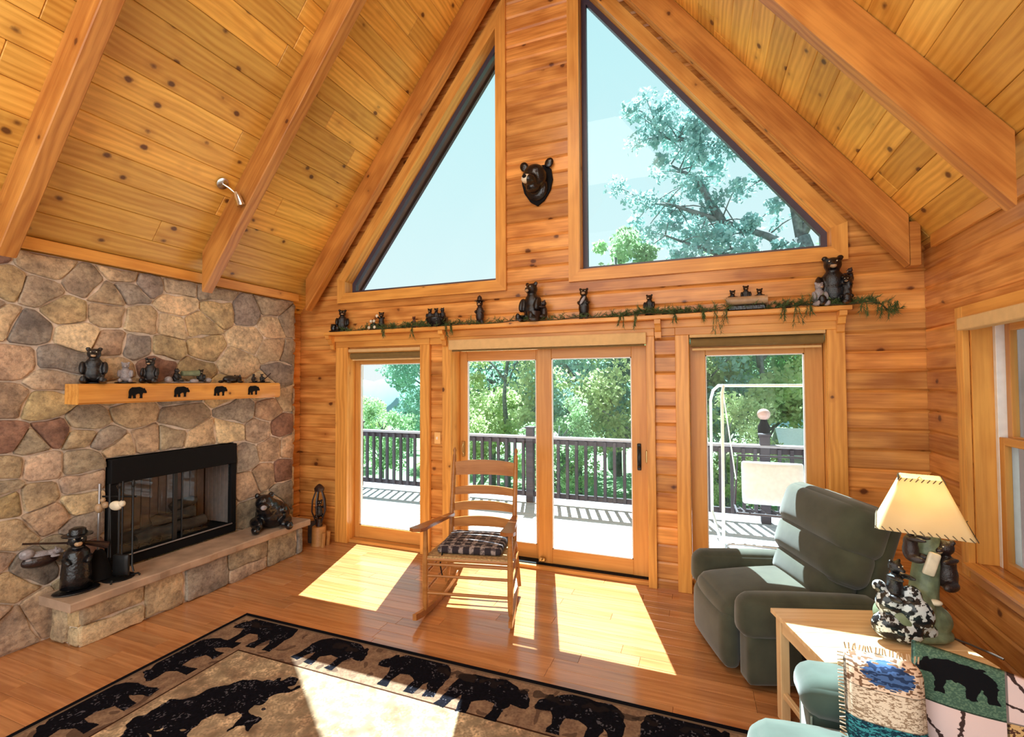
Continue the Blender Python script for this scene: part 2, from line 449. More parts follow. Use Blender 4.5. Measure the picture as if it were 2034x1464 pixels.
def side_logs(root, xf, xb, y0, y1, ztop, hole=None, flip=1):
    z = S0-HL
    while z < ztop:
        z1 = min(z+HL, ztop); za = max(z, 0)
        if z1 > za+.002:
            parts = [(za, z1)]
            if hole:
                parts = []
                c = sorted([za, z1]+[h for h in (hole[2], hole[3]) if za < h < z1])
                parts = list(zip(c[:-1], c[1:]))
            tt = tvar(.2, .08); t2 = tvar(.2, .08)
            for a, b in parts:
                segs = [(y0, y1)]
                if hole and hole[2]-1e-6 <= (a+b)/2 <= hole[3]: segs = [(y0, hole[0]), (hole[1], y1)]
                for k, (p, q) in enumerate(segs):
                    g = .012; L = q-p
                    prof = [(T, a), (g if abs(a-z) < 1e-5 else 0, a), (0, a+g*1.3), (0, b-g*1.3), (g if abs(b-z1) < 1e-5 else 0, b), (T, b)]
                    cz = (a+b)/2; v = []; n = 6
                    for i in (-L/2, L/2):
                        for yy, zz in prof: v.append((i, yy, zz-cz))
                    f = [tuple(range(n)), tuple(range(n, 2*n))[::-1]]+[(m, n+m, n+(m+1) % n, (m+1) % n) for m in range(n)]
                    o = obj('log', MB().add(v, f), M['log'], root, tint=(tt if k == 0 else t2))
                    ex = (0, -flip, 0); ey = (flip, 0, 0)
                    o.matrix_local = frameM((xf, (p+q)/2, cz), ex, ey, (0, 0, 1))
        z = z+HL
wr_ = struct('wall_right'); side_logs(wr_, XR, XR+T, YB, -.004, ceilz(XR)+.02, hole=(-2.05, -.61, .67, 2.13))
wl_ = struct('wall_left'); side_logs(wl_, XL, XL-T, YB, -.004, ceilz(XL)+.02, hole=(-2.05, -.94, .335, 1.21), flip=-1)

# ------------------------------------------------------------------ ceiling planks, roof deck, rafters
ce = struct('ceiling')
nrm = {-1: Vector((-SL, 0, 1)).normalized(), 1: Vector((SL, 0, 1)).normalized()}
cw = .189; hyplen = math.hypot(1, SL)
for sd in (-1, 1):
    dn = Vector((sd, 0, -SL)).normalized()                     # down the slope
    ln = (XR-XC+.12)*hyplen if sd == 1 else (XC-XL+.12)*hyplen
    s_ = 0.0; k = 0
    while s_ < ln:
        yy = YB-rnd.uniform(0, 1.5)
        while yy < .15:
            L = rnd.uniform(1.5, 3.4); a = max(yy, YB); b = min(yy+L, .18)
            if b-a > .06:
                c = Vector((XC, (a+b)/2, RZ))+dn*(s_+cw/2)
                board('ceiling_plank', b-a-.002, cw-.002, .02, M['ceil'], ce, frameM(c, (0, 1, 0), dn*(1 if sd == 1 else 1), nrm[sd]), tvar(.21, .10), .004)
            yy += L
        s_ += cw; k += 1
    a = Vector((XC, 0, RZ))+nrm[sd]*.022; b = a+dn*(ln+.15)
    v = []
    for p in (a, b, b+nrm[sd]*.12, a+nrm[sd]*.12):
        v.append((p.x, YB)); 
    poly = [(p.x, p.z) for p in (a, b, b+nrm[sd]*.12, a+nrm[sd]*.12)]
    obj('roof_deck', MB().prism(poly, 'y', YB, .72), M['drape'], ce)
    poly = [(p.x, p.z) for p in (a-nrm[sd]*.035, b-nrm[sd]*.035, b+nrm[sd]*.16, a+nrm[sd]*.16)]; obj('rake_board', MB().prism(poly, 'y', .72, .76), M['frame_dark'], ce)
    # trim board where slope meets the side wall
    xw = XR if sd == 1 else -4.25
def rafter(sd, y0, y1, label, dep=.36):
    # sloping beam, plumb cut near the wall, hung under the planks
    x1 = XC+sd*2.75; o = Vector((XC+sd*1.375, (y0+y1)/2, RZ-SL*1.375-dep/2))
    ex = Vector((sd, 0, -SL)).normalized(); L = 2.75*hyplen
    # local: X along slope, Y across, Z = vertical-ish ; plumb ends
    ez = Vector((0, 0, 1)); mb = MB(); h = dep/2; w = (y1-y0)/2; c = .006
    ez_ = ex.cross(Vector((0, 1, 0))).normalized()
    if ez_.z < 0: ez_ = -ez_
    def P(x, yy, zz): # world -> local
        q = Vector((x, yy, zz))-o; return (q.dot(ex), q.y, q.dot(ez_))
    ring = [(-w+c, h), (w-c, h), (w, h-c), (w, -h+c*1.5), (w-c, -h), (-w+c, -h), (-w, -h+c*1.5), (-w, h-c)]
    v = []
    for xx in (XC, x1):
        for (yy, dz) in ring: v.append(P(xx, (y0+y1)/2+yy, RZ-SL*abs(xx-XC)-h+dz-.003))
    n = len(ring); f = [tuple(range(n)), tuple(range(n, 2*n))[::-1]]+[(k, n+k, n+(k+1) % n, (k+1) % n) for k in range(n)]
    ob = obj('rafter', MB().add(v, f), M['beam'], None, tint=tvar(.06, .05))
    eyv = ez_.cross(ex)
    ob.matrix_world = frameM(o, ex, Vector((0, 1, 0)), ez_)
    return tag(ob, label, 'beam', None)
rafter(-1, -.205, -.10, 'pine roof rafter over the left gable window, along the wall')
rafter(1, -.205, -.10, 'pine roof rafter over the right gable window, along the wall')
rafter(-1, -1.41, -1.31, 'pine roof rafter beside the chrome spotlight, between gable and far-left rafter')
rafter(1, -1.435, -1.335, 'pine roof rafter with wavy grain across the upper right')
rafter(-1, -2.75, -2.65, 'pine roof rafter at the far left above the stone chimney wall')
rafter(1, -2.75, -2.65, 'pine roof rafter overhead on the right, nearest the viewer')
# eave trims
def eave(name, x, z0, z1, th, y0, y1):
    mb = MB().cbox(-(y1-y0)/2, (y1-y0)/2, -th/2, th/2, -(z1-z0)/2, (z1-z0)/2, .004)
    o = obj(name, mb, M['trim'], None, kind='structure'); o.matrix_world = frameM((x, (y0+y1)/2, (z0+z1)/2), (0, 1, 0), (-1, 0, 0), (0, 0, 1)); return o
eave('trim_1', -4.215, 2.69, 2.775, .03, YB, -.21); eave('trim_2', XR-.02, 2.70, 2.79, .03, YB, -.21)
obj('trim_3', MB().cbox(1.395, 1.46, -.2, -.1, 2.585, 2.90, .004), M['beam'], None, kind='structure')

# ------------------------------------------------------------------ gable window units
def tri_window(name, t, sd):
    w = struct(name)
    if sd < 0: pts = [(t['x1'], t['z0']), (t['x0'], t['z0']), (t['x0'], hyp(t['x0'])), (t['x1'], hyp(t['x1']))]
    else: pts = [(t['x0'], t['z0']), (t['x1'], t['z0']), (t['x1'], hyp(t['x1'])), (t['x0'], hyp(t['x0']))]
    c = Vector((sum(p[0] for p in pts)/4, sum(p[1] for p in pts)/4))
    def off(d):
        n = len(pts); out = []
        P = [Vector(p) for p in pts]; area_ = sum(P[i].x*P[(i+1) % n].y-P[(i+1) % n].x*P[i].y for i in range(n)); s = 1 if area_ > 0 else -1
        for i in range(n):
            a, b, e_ = P[i-1], P[i], P[(i+1) % n]
            d1 = (b-a).normalized(); d2 = (e_-b).normalized()
            n1 = Vector((d1.y, -d1.x))*s; n2 = Vector((d2.y, -d2.x))*s     # outward
            bis = (n1+n2); bis = bis/(1+n1.dot(n2))
            out.append(b+bis*d)
        return out
    def ringpart(nm, d0, d1, y0, y1, mat):
        A, B = off(d0), off(d1); n = len(pts)
        for i in range(n):
            j = (i+1) % n; poly = [A[i], A[j], B[j], B[i]]; mid = (A[i]+A[j]+B[i]+B[j])/4; ex = (A[j]-A[i]).normalized()
            ezz = Vector((-ex.y, ex.x)); v = []
            for yy in (y0, y1):
                for p in poly: q = p-mid; v.append((q.dot(ex), yy, q.dot(ezz)))
            ob = obj(nm, MB().add(v, [(0, 1, 2, 3), (7, 6, 5, 4), (0, 4, 5, 1), (1, 5, 6, 2), (2, 6, 7, 3), (3, 7, 4, 0)]), mat, w, tint=tvar(.05))
            ob.matrix_local = frameM((mid.x, 0, mid.y), (ex.x, 0, ex.y), (0, 1, 0), (ezz.x, 0, ezz.y))
    ringpart('casing', .0, .095, -.028, -.001, M['trim'])
    ringpart('jamb', .0, -.014, -.028, .10, M['trim'])
    ringpart('frame', .0, -.06, .10, .15, M['frame_dark'])
    A = off(-.055)
    obj('pane', MB().prism([(p.x, p.y) for p in A], 'y', .12, .124), M['glass'], w)
tri_window('window_1', TRI_L, -1); tri_window('window_2', TRI_R, 1)

# ------------------------------------------------------------------ trims around doors, header board
def vboard(nm, x0, x1, y0, y1, z0, z1, parent=None, mat='trim', tint=None):
    mb = MB().cbox(-(z1-z0)/2, (z1-z0)/2, -(x1-x0)/2, (x1-x0)/2, -(y1-y0)/2, (y1-y0)/2, .003)
    o = obj(nm, mb, M[mat], parent, tint=tint or tvar(.06, .03)); o.matrix_local = frameM(((x0+x1)/2, (y0+y1)/2, (z0+z1)/2), (0, 0, 1), (1, 0, 0), (0, 1, 0)); return o
def hboard(nm, x0, x1, y0, y1, z0, z1, parent=None, mat='trim', tint=None):
    mb = MB().cbox(-(x1-x0)/2, (x1-x0)/2, -(y1-y0)/2, (y1-y0)/2, -(z1-z0)/2, (z1-z0)/2, .003)
    o = obj(nm, mb, M[mat], parent, tint=tint or tvar(.06, .03)); o.location = ((x0+x1)/2, (y0+y1)/2, (z0+z1)/2); return o
n_ = 4
for (x0, x1) in ((-3.83, -3.665), (-2.725, -2.61), (-2.46, -2.365), (-.435, -.365), (-.195, -.085), (.915, 1.035)):
    o = vboard('trim_%d' % n_, x0, x1, -.04, -.001, 0, 2.17); o['kind'] = 'structure'; n_ += 1
for (x0, x1) in ((-3.83, -2.61), (-2.46, -.365), (-.195, 1.035)):
    o = hboard('trim_%d' % n_, x0, x1, -.042, -.001, 2.17, 2.30); o['kind'] = 'structure'; n_ += 1
for (x0, x1) in ((-2.61, -2.46), (-.365, -.195)):
    o = hboard('trim_%d' % n_, x0, x1, -.034, -.001, 2.17, 2.30); o['kind'] = 'structure'; n_ += 1

def sash(parent, x0, x1, z0, z1, y0, y1, st, bot, top, mat='sash'):
    vboard('stile', x0, x0+st, y0, y1, z0, z1, parent, mat); vboard('stile', x1-st, x1, y0, y1, z0, z1, parent, mat)
    hboard('rail', x0+st, x1-st, y0+.004, y1-.004, z0, z0+bot, parent, mat); hboard('rail', x0+st, x1-st, y0+.004, y1-.004, z1-top, z1, parent, mat)
    ym = (y0+y1)/2; mb = MB()
    for (a, b, c, d) in ((x0+st, x0+st+.009, z0+bot, z1-top), (x1-st-.009, x1-st, z0+bot, z1-top), (x0+st, x1-st, z0+bot, z0+bot+.009), (x0+st, x1-st, z1-top-.009, z1-top)):
        mb.box(a, b, ym-.014, ym+.014, c, d)
    obj('glazing_bead', mb, M['white'], parent)
    obj('pane', MB().box(x0+st+.004, x1-st-.004, ym-.003, ym+.003, z0+bot+.004, z1-top-.004), M['glass'], parent)
def jambs(parent, x0, x1, z1, y1=.2, mat='trim'):
    vboard('jamb', x0, x0+.018, -.001, y1, .0, z1, parent, mat); vboard('jamb', x1-.018, x1, -.001, y1, .0, z1, parent, mat)
    hboard('head_jamb', x0+.018, x1-.018, -.001, y1, z1-.018, z1, parent, mat)
    hboard('sill', x0+.018, x1-.018, .0, y1+.03, .0, .035, parent, 'sash')
w3 = struct('window_3'); jambs(w3, -3.68, -2.71, 2.125)
sash(w3, -3.66, -2.73, .037, 2.07, .09, .155, .06, .135, .085); w3.children
w4 = struct('window_4'); jambs(w4, -.10, .93, 2.165)
sash(w4, -.08, .91, .037, 2.10, .09, .155, .125, .135, .10)
d1 = struct('door_1'); jambs(d1, -2.38, -.42, 2.20, .22)
sash(d1, -2.36, -1.43, .037, 2.10, .165, .205, .085, .14, .10)
sash(d1, -1.475, -.44, .037, 2.10, .09, .13, .14, .14, .10)
# black track under the slider
obj('door_track', MB().cbox(-2.36, -.44, .04, .22, .035, .042, .001), M['black'], d1)
hd = obj('door_handle', MB().cbox(-.535, -.50, .074, .089, .98, 1.22, .006).tube([(-.518, .074, 1.01), (-.518, .035, 1.03), (-.518, .03, 1.10), (-.518, .035, 1.17), (-.518, .074, 1.19)], .010, 8), M['iron'], d1, label='black pull handle')
obj('latch_keeper', MB().cbox(-.46, -.445, .07, .089, 1.05, 1.16, .004), M['brass'], d1)
obj('foot_lock', MB().cbox(-1.46, -1.40, .055, .089, .06, .095, .006).tube([(-1.43, .05, .085), (-1.43, .02, .10)], .012, 8), M['brass'], d1)
obj('jamb_handle', MB().cbox(-2.335, -2.30, .148, .164, 1.00, 1.16, .005).tube([(-2.318, .148, 1.03), (-2.318, .12, 1.08), (-2.318, .148, 1.13)], .008, 8), M['brass'], d1)

def roller(label, x0, x1, z0, z1, y0, y1, front):
    t = thing('roller_shade', label, 'shade', ((x0+x1)/2, (y0+y1)/2, z0), 0, None); w = (x1-x0)/2; d = (y1-y0)/2; h = z1-z0
    if front:
        obj('fascia', MB().cbox(-w, w, -d, d, 0, h, .006), M['shadecloth'], t)
        obj('hem_bar', MB().cbox(-w+.02, w-.02, -.008, .008, -.018, -.001, .003), M['shadecloth_shadow'], t)
    else:
        obj('head_rail', MB().cbox(-w, w, -d, d, h-.035, h, .004), M['shadecloth'], t)
        obj('rolled_cloth', MB().tube([(-w+.01, .01, h-.035-.04), (w-.01, .01, h-.035-.04)], .038, 14), M['shadecloth_shadow'], t, smooth=.6)
        obj('hem_bar', MB().cbox(-w+.02, w-.02, -.0, .012, -.012, .006, .003), M['shadecloth'], t)
    return t
roller('rolled-up beige shade above the narrow left glass panel', -3.66, -2.73, 2.035, 2.15, -.035, .055, False)
roller('long beige shade cassette above the sliding glass door', -2.37, -.43, 2.105, 2.205, -.075, .02, True)
roller('rolled-up beige shade above the glass panel behind the recliner', -.08, .91, 2.05, 2.18, -.035, .055, False)

# light switch
t = thing('light_switch', 'cream light switch plate on the log post left of the sliding door', 'switch', (-2.535, -.002, 1.2))
obj('plate', MB().cbox(-.036, .036, -.007, .001, -.06, .06, .003), M['plate'], t); obj('toggle', MB().cbox(-.008, .008, -.016, -.006, -.014, .014, .002), M['white'], t)

# ------------------------------------------------------------------ display shelf with corbels
sh = thing('display_shelf', 'long pine display shelf over the doors carrying bear figurines', 'shelf', (0, 0, 0))
hboard('shelf_board', -3.89, 1.055, -.165, -.001, 2.302, 2.336, sh)
hboard('apron', -3.84, 1.035, -.062, -.044, 2.235, 2.301, sh)
for x in (-3.855, -2.42, -.33, 1.0):
    prof = [(-.045, 2.30), (-.155, 2.30), (-.150, 2.265), (-.115, 2.255), (-.10, 2.21), (-.075, 2.20), (-.07, 2.15), (-.045, 2.14)]
    if x == -2.42 or x == -.33: prof = [(max(p, -.16), z_) for p, z_ in prof]
    o = obj('corbel', MB().prism(prof, 'x', x-.025, x+.025), M['trim'], sh)

# ------------------------------------------------------------------ stone chimney wall
STONES = [(-2.43, 2.62), (-2.63, 2.45), (-2.48, 2.43), (-2.19, 2.53), (-2.06, 2.48), (-1.94, 2.64), (-1.76, 2.62), (-1.52, 2.64), (-2.54, 2.17), (-2.3, 2.31), (-2.22, 2.14), (-2.06, 2.31), (-2.03, 2.1), (-1.81, 2.29), (-1.52, 2.47), (-1.55, 2.28), (-1.33, 2.31), (-1.83, 2.08), (-1.91, 2.53), (-1.13, 2.47), (-0.83, 2.49), (-0.81, 2.23), (-1.61, 2.08), (-1.26, 2.11), (-0.53, 2.59), (-0.51, 2.39), (-0.48, 2.13), (-0.94, 1.98), (-2.59, 1.92), (-2.35, 1.93), (-2.01, 1.89), (-1.68, 1.93), (-2.39, 1.81), (-1.35, 1.9), (-2.61, 1.67), (-2.43, 1.64), (-2.17, 1.49), (-1.86, 1.54), (-1.47, 1.48), (-0.9, 1.51), (-0.55, 1.49), (-0.37, 1.31), (-0.67, 1.29), (-1.01, 1.29), (-1.28, 1.27), (-2.6, 1.41), (-2.5, 1.38), (-2.37, 1.43), (-2.2, 1.39), (-2.62, 1.22), (-2.44, 1.21), (-2.19, 1.21), (-2.18, 1.04), (-2.47, 1.0), (-2.19, 0.91), (-2.4, 0.85), (-2.59, 0.78), (-2.17, 0.72), (-2.46, 0.54), (-2.05, 1.35), (-1.96, 1.28), (-1.75, 1.31), (-1.57, 1.31), (-2.61, 0.45), (-2.55, 0.17), (-0.83, 1.04), (-0.52, 1.08), (-0.83, 0.74), (-0.58, 0.8), (-0.36, 0.81), (-0.8, 0.46), (-0.36, 0.59), (-0.51, 0.5), (-2.29, 0.6), (-2.14, 0.51), (-2.6, 0.99), (-2.72, .62), (-2.75, .30), (-2.42, .20), (-2.66, 1.1), (-2.2, .25), (-1.17, 2.64), (-0.39, 1.89), (-2.64, 2.19), (-.30, 2.45), (-.30, 2.1), (-.28, 1.6), (-.27, 1.08), (-1.05, 1.72), (-.62, 1.72), (-1.5, 1.70), (-1.95, 1.72),
          (-1.98, .2), (-1.5, .2), (-1.0, .2), (-.55, .2), (-1.2, 1.02), (-1.5, 1.0), (-1.8, 1.0), (-1.5, .6), (-1.1, .6), (-1.9, .6)]
yy = -2.85
while yy > -4.2:
    zz = .2
    while zz < 2.7: STONES.append((yy+rnd.uniform(-.08, .08), zz+rnd.uniform(-.06, .06))); zz += .3
    yy -= .34
PAL = [lin(188, 168, 144), lin(172, 158, 142), lin(188, 168, 134), lin(160, 148, 134), lin(180, 160, 148), lin(204, 184, 156), lin(150, 142, 138), lin(180, 156, 138)]
def clip(poly, a, b, c):
    out = []
    for i in range(len(poly)):
        p, q = poly[i], poly[(i+1) % len(poly)]; dp = a*p[0]+b*p[1]-c; dq = a*q[0]+b*q[1]-c
        if dp <= 0: out.append(p)
        if dp*dq < 0: t = dp/(dp-dq); out.append((p[0]+(q[0]-p[0])*t, p[1]+(q[1]-p[1])*t))
    return out
def voronoi(seeds, rect, sz=1.35):
    cells = []
    for i, (u, v) in enumerate(seeds):
        poly = [(rect[0], rect[2]), (rect[1], rect[2]), (rect[1], rect[3]), (rect[0], rect[3])]
        for j, (p, q) in enumerate(seeds):
            if i == j or abs(p-u) > 1.2 or abs(q-v) > 1.2: continue
            dx, dz = p-u, (q-v)*sz*sz; c = dx*(p+u)/2+dz*(q+v)/2
            poly = clip(poly, dx, dz, c)
            if len(poly) < 3: break
        if len(poly) >= 3: cells.append(poly)
    return cells
def parea(p): return abs(sum(p[i][0]*p[(i+1) % len(p)][1]-p[(i+1) % len(p)][0]*p[i][1] for i in range(len(p))))/2
def stone(poly, parent, org, eu, ev, ew, gap=.0065, dep=.026, tint=None):
    """poly in (u,v); org + u*eu + v*ev ; ew points out of the wall"""
    P = [Vector(p) for p in poly]
    P = [p for i, p in enumerate(P) if (p-P[i-1]).length > .012]
    if len(P) < 3 or parea([tuple(p) for p in P]) < .0022: return
    Q = []
    for i in range(len(P)):                                   # densify + jitter
        a, b = P[i], P[(i+1) % len(P)]; n = max(1, int((b-a).length/.09))
        for k in range(n):
            p = a.lerp(b, k/n)
            if k: p += Vector((rnd.uniform(-1, 1), rnd.uniform(-1, 1)))*.014
            Q.append(p)
    for _ in range(1):
        Q = [x for i in range(len(Q)) for x in (Q[i].lerp(Q[(i+1) % len(Q)], .14), Q[i].lerp(Q[(i+1) % len(Q)], .86))]
    c = sum(Q, Vector((0, 0)))/len(Q); n = len(Q)
    def ring(d):
        out = []
        for p in Q:
            r = (p-c); L = max(r.length, .001); out.append(c+r*max(.05, (L-d)/L))
        return out
    d = dep*rnd.uniform(.65, 1.25); tilt = Vector((rnd.uniform(-1, 1), rnd.uniform(-1, 1)))*.06
    V = []; F = []
    for dd, h in ((gap, -.02), (gap*1.1, d*.45), (gap+.006, d*.85), (gap+.022, d)):
        for p in ring(dd):
            hh = h if h <= 0 else h+(p-c).dot(tilt)*(h/d)+rnd.uniform(-1, 1)*.0025
            V.append((p.x-c.x, p.y-c.y, hh))
    for r in range(3):
        for k in range(n): F.append((r*n+k, r*n+(k+1) % n, (r+1)*n+(k+1) % n, (r+1)*n+k))
    V.append((0, 0, d*1.02)); t = len(V)-1
    for k in range(n): F.append((3*n+k, 3*n+(k+1) % n, t))
    if tint is None:
        q = rnd.choice(PAL); k = rnd.uniform(.82, 1.18); tint = (q[0]*k, q[1]*k, q[2]*k)
    o = obj('stone', MB().add(V, F), M['stone'], parent, smooth=.75, tint=tint)
    pos = Vector(org)+Vector(eu)*c.x+Vector(ev)*c.y
    o.matrix_local = frameM(pos, eu, ev, ew); return o
def sub_rect_clip(poly, r):
    """keep the largest part of the cell outside rect r"""
    best = None
    for a, b, c in ((1, 0, r[0]), (-1, 0, -r[1]), (0, 1, r[2]), (0, -1, -r[3])):
        q = clip(poly, a, b, c)
        if len(q) >= 3 and (best is None or parea(q) > parea(best)): best = q
    return best or []
FB = (-2.04, -.95, .345, 1.20)        # firebox opening y0,y1,z0,z1
ws_ = thing('stone_chimney_wall', 'wall of irregular tan and grey fieldstones around the fireplace', 'stone wall', (0, 0, 0))
XS = -4.275; y0s, y1s, zt = -4.2, -.22, 2.69
mb = MB()
for a in ((y0s, FB[0], 0, zt), (FB[1], y1s, 0, zt), (FB[0], FB[1], 0, FB[2]), (FB[0], FB[1], FB[3], zt)): mb.box(XL+.001, XS, a[0], a[1], a[2], a[3])
obj('mortar_bed', mb, M['mortar'], ws_)
for c in voronoi(STONES, (y0s, y1s, 0, zt)):
    if max(p[0] for p in c) > FB[0] and min(p[0] for p in c) < FB[1] and max(p[1] for p in c) > FB[2] and min(p[1] for p in c) < FB[3]:
        c = sub_rect_clip(c, FB)
    if len(c) >= 3:
        zc = sum(p[1] for p in c)/len(c); yc = sum(p[0] for p in c)/len(c)
        tn = None
        q = rnd.choice(PAL); k = rnd.uniform(.82, 1.15)
        if zc > 1.75: q = tuple(q[i]*(1.0, .98, 1.02)[i] for i in range(3))
        if rnd.random() < .06: q = lin(140, 108, 98)
        stone(c, ws_, (XS, 0, 0), (0, 1, 0), (0, 0, 1), (1, 0, 0), tint=(q[0]*k, q[1]*k, q[2]*k))
# end face stones of the wall, towards the glass wall
zz = 0
while zz < zt-.05:
    h = rnd.uniform(.14, .26); h = min(h, zt-zz)
    stone([(XL+.02, zz), (XS+.02, zz), (XS+.02, zz+h), (XL+.02, zz+h)], ws_, (0, y1s, 0), (1, 0, 0), (0, 0, 1), (0, 1, 0), gap=.006, dep=.02); zz += h

# ------------------------------------------------------------------ hearth
he = thing('hearth', 'raised stone hearth with a smooth tan slab along the chimney wall', 'hearth', (0, 0, 0))
hx = -3.925; hy0, hy1 = -2.38, -.44
obj('core', MB().box(-4.222, hx, hy0+.02, hy1-.02, 0, .272), M['mortar'], he)
sd_ = []
yy = hy0
row = []
while yy < hy1-.05:
    w = rnd.uniform(.24, .42); w = min(w, hy1-yy)
    if rnd.random() < .55 and w > .2:
        k = rnd.uniform(.42, .6)*.272; row += [[(yy, 0), (yy+w, 0), (yy+w, k+rnd.uniform(-.02, .02)), (yy, k)], [(yy, k), (yy+w, k), (yy+w, .272), (yy, .272)]]
    else: row.append([(yy, 0), (yy+w, 0), (yy+w+rnd.uniform(-.02, .02), .272), (yy, .272)])
    yy += w
for c in row: stone(c, he, (hx, 0, 0), (0, 1, 0), (0, 0, 1), (1, 0, 0), gap=.006, dep=.028)
for c in ([(-4.22, 0), (-4.05, 0), (-4.05, .272), (-4.22, .272)], [(-4.05, 0), (-3.91, 0), (-3.91, .13), (-4.05, .12)], [(-4.05, .12), (-3.91, .13), (-3.91, .272), (-4.05, .272)]):
    stone(c, he, (0, hy0+.02, 0), (1, 0, 0), (0, 0, 1), (0, -1, 0), gap=.006, dep=.022)
    stone(c, he, (0, hy1-.02, 0), (1, 0, 0), (0, 0, 1), (0, 1, 0), gap=.006, dep=.022)
# slab with a slightly broken edge
pts = []
ys = [hy0-.07+(hy1-hy0+.14)*i/26 for i in range(27)]
for yv in ys: pts.append((-3.862+rnd.uniform(-.006, .006), yv))
poly = [(-4.222, ys[0])]+pts+[(-4.222, ys[-1])]
sl = MB(); n = len(poly); V = []
for zz, ins in ((.274, .004), (.282, 0), (.326, 0), (.335, .006)):
    for (px, py) in poly: V.append((px-(ins if px > -4.1 else 0), py, zz))
F = [tuple(range(n))[::-1], tuple(range(3*n, 4*n))]
for r in range(3):
    for k in range(n): F.append((r*n+k, r*n+(k+1) % n, (r+1)*n+(k+1) % n, (r+1)*n+k))
obj('slab', sl.add(V, F), M['slab'], he, label='smooth tan stone slab')

# ------------------------------------------------------------------ firebox insert
fb = thing('fireplace_insert', 'black metal fireplace insert with glass doors and charred logs', 'fireplace', (-4.25, -1.495, .345))
w = (FB[1]-FB[0])/2-.006; h = FB[3]-FB[2]-.008
obj('hood', MB().cbox(-.02, .035, -w, w, h-.19, h, .006), M['black'], fb)
obj('base_rail', MB().cbox(-.02, .03, -w, w, .0, .075, .005), M['black'], fb)
for sg in (-1, 1): obj('side_post', MB().cbox(-.02, .028, min(sg*w, sg*(w-.055)), max(sg*w, sg*(w-.055)), .075, h-.19, .004), M['black'], fb)
obj('ash_lip', MB().tube([(.036, -w+.10, .085), (.036, w-.05, .085)], .007, 8), M['irongrey'], fb, label='grey steel lip')
mb = MB(); mb.box(-.42, -.40, -w, w, .0, h); mb.box(-.42, -.02, -w, -w+.01, 0, h); mb.box(-.42, -.02, w-.01, w, 0, h); mb.box(-.42, -.02, -w, w, h-.01, h)
obj('firebox_shell', mb, M['black'], fb)
obj('firebox_floor', MB().box(-.40, -.02, -w+.01, w-.01, .0, .07), M['black'], fb)
for k in range(14):
    a = -w+.03+k*(2*w-.06)/14; obj('back_panel', MB().cbox(-.395, -.375, a, a+(2*w-.06)/14-.006, .075, h-.2, .004), M['firebrick'], fb)
for k in range(6):
    a = -.37+k*.055; obj('side_panel', MB().cbox(a, a+.05, w-.03, w-.012, .075, h-.16, .004), M['firebrick'], fb)
obj('door_frame', MB().cbox(.0, .016, -.055, -.018, .085, h-.19, .003).cbox(.0, .016, .018, .03, .085, h-.19, .003), M['iron'], fb)
obj('glass_door', MB().box(.006, .009, -w+.06, -.056, .085, h-.192), M['glass'], fb); obj('glass_door', MB().box(.006, .009, .031, w-.06, .085, h-.192), M['glass'], fb)
for k, (a, b, zz, r) in enumerate((((-.30, -.30), (-.26, .28), .125, .055), ((-.20, -.22), (-.14, .34), .115, .05), ((-.28, -.05), (-.16, .26), .215, .05), ((-.24, .10), (-.22, .30), .30, .045))):
    p0 = Vector((a[0], a[1], zz)); p1 = Vector((b[0], b[1], zz+.03)); pts = [p0.lerp(p1, t/7)+Vector((0, rnd.uniform(-.004, .004), rnd.uniform(-.012, .012))) for t in range(8)]
    obj('fire_log', MB().tube(pts, [r*rnd.uniform(.85, 1.1) for _ in range(8)], 10), M['charlog'], fb, smooth=.8)
mb = MB()
for k in range(7): mb.tube([(-.34+.0, -.26+k*.09, .075), (-.1, -.26+k*.09, .078), (-.08, -.26+k*.09, .12)], .007, 6)
obj('log_grate', mb, M['iron'], fb)

# ------------------------------------------------------------------ mantel beam with bear cut-outs
BEAR = [(0,.35),(.03,.45),(.08,.5),(.1,.58),(.14,.6),(.17,.56),(.24,.62),(.4,.68),(.6,.66),(.8,.66),(.93,.55),(.98,.4),(.97,.2),(1,.02),(.86,0),(.84,.15),(.78,.25),(.74,.1),(.74,0),(.6,0),(.62,.2),(.5,.28),(.38,.26),(.36,.12),(.38,0),(.24,0),(.25,.2),(.2,.32),(.1,.3),(.02,.3)]
mt = thing('mantel_shelf', 'rustic pine log mantel with four black bear cut-outs on its face', 'mantel', (-4.16, -1.45, 1.63))
mb = MB(); n = 16; V = []; F = []
sect = [(-.085, .002), (.07, 0), (.082, .012), (.086, .07), (.082, .132), (.07, .148), (-.085, .148)]
for i in range(n+1):
    yv = -.87+1.74*i/n
    for (a, b) in sect: V.append((yv, -a+(rnd.uniform(-.003, .003) if a > 0 else 0), b+rnd.uniform(-.002, .002)*(b < .14)))
m_n = len(sect)
for i in range(n):
    for k in range(m_n): F.append((i*m_n+k, i*m_n+(k+1) % m_n, (i+1)*m_n+(k+1) % m_n, (i+1)*m_n+k))
F.append(tuple(range(m_n))); F.append(tuple(n*m_n+k for k in range(m_n)))
o = obj('beam', mb.add(V, F), M['trim'], mt, smooth=.5); o.matrix_local = frameM((0, 0, 0), (0, 1, 0), (-1, 0, 0), (0, 0, 1))
for yv in (-1.943, -1.6, -1.248, -.898):
    s_ = .13; poly = [(-(p-.5)*s_*-1, (q-.33)*s_) for p, q in BEAR]; poly = [(-(a), b) for a, b in poly] if False else poly
    o = obj('bear_cutout', MB().prism([(-a, b) for a, b in poly][::-1], 'x', 0, .006), M['black'], mt, label='flat black walking bear'); o.location = (.086, yv+1.45, .077)
    o.rotation_euler = (0, 0, 0)

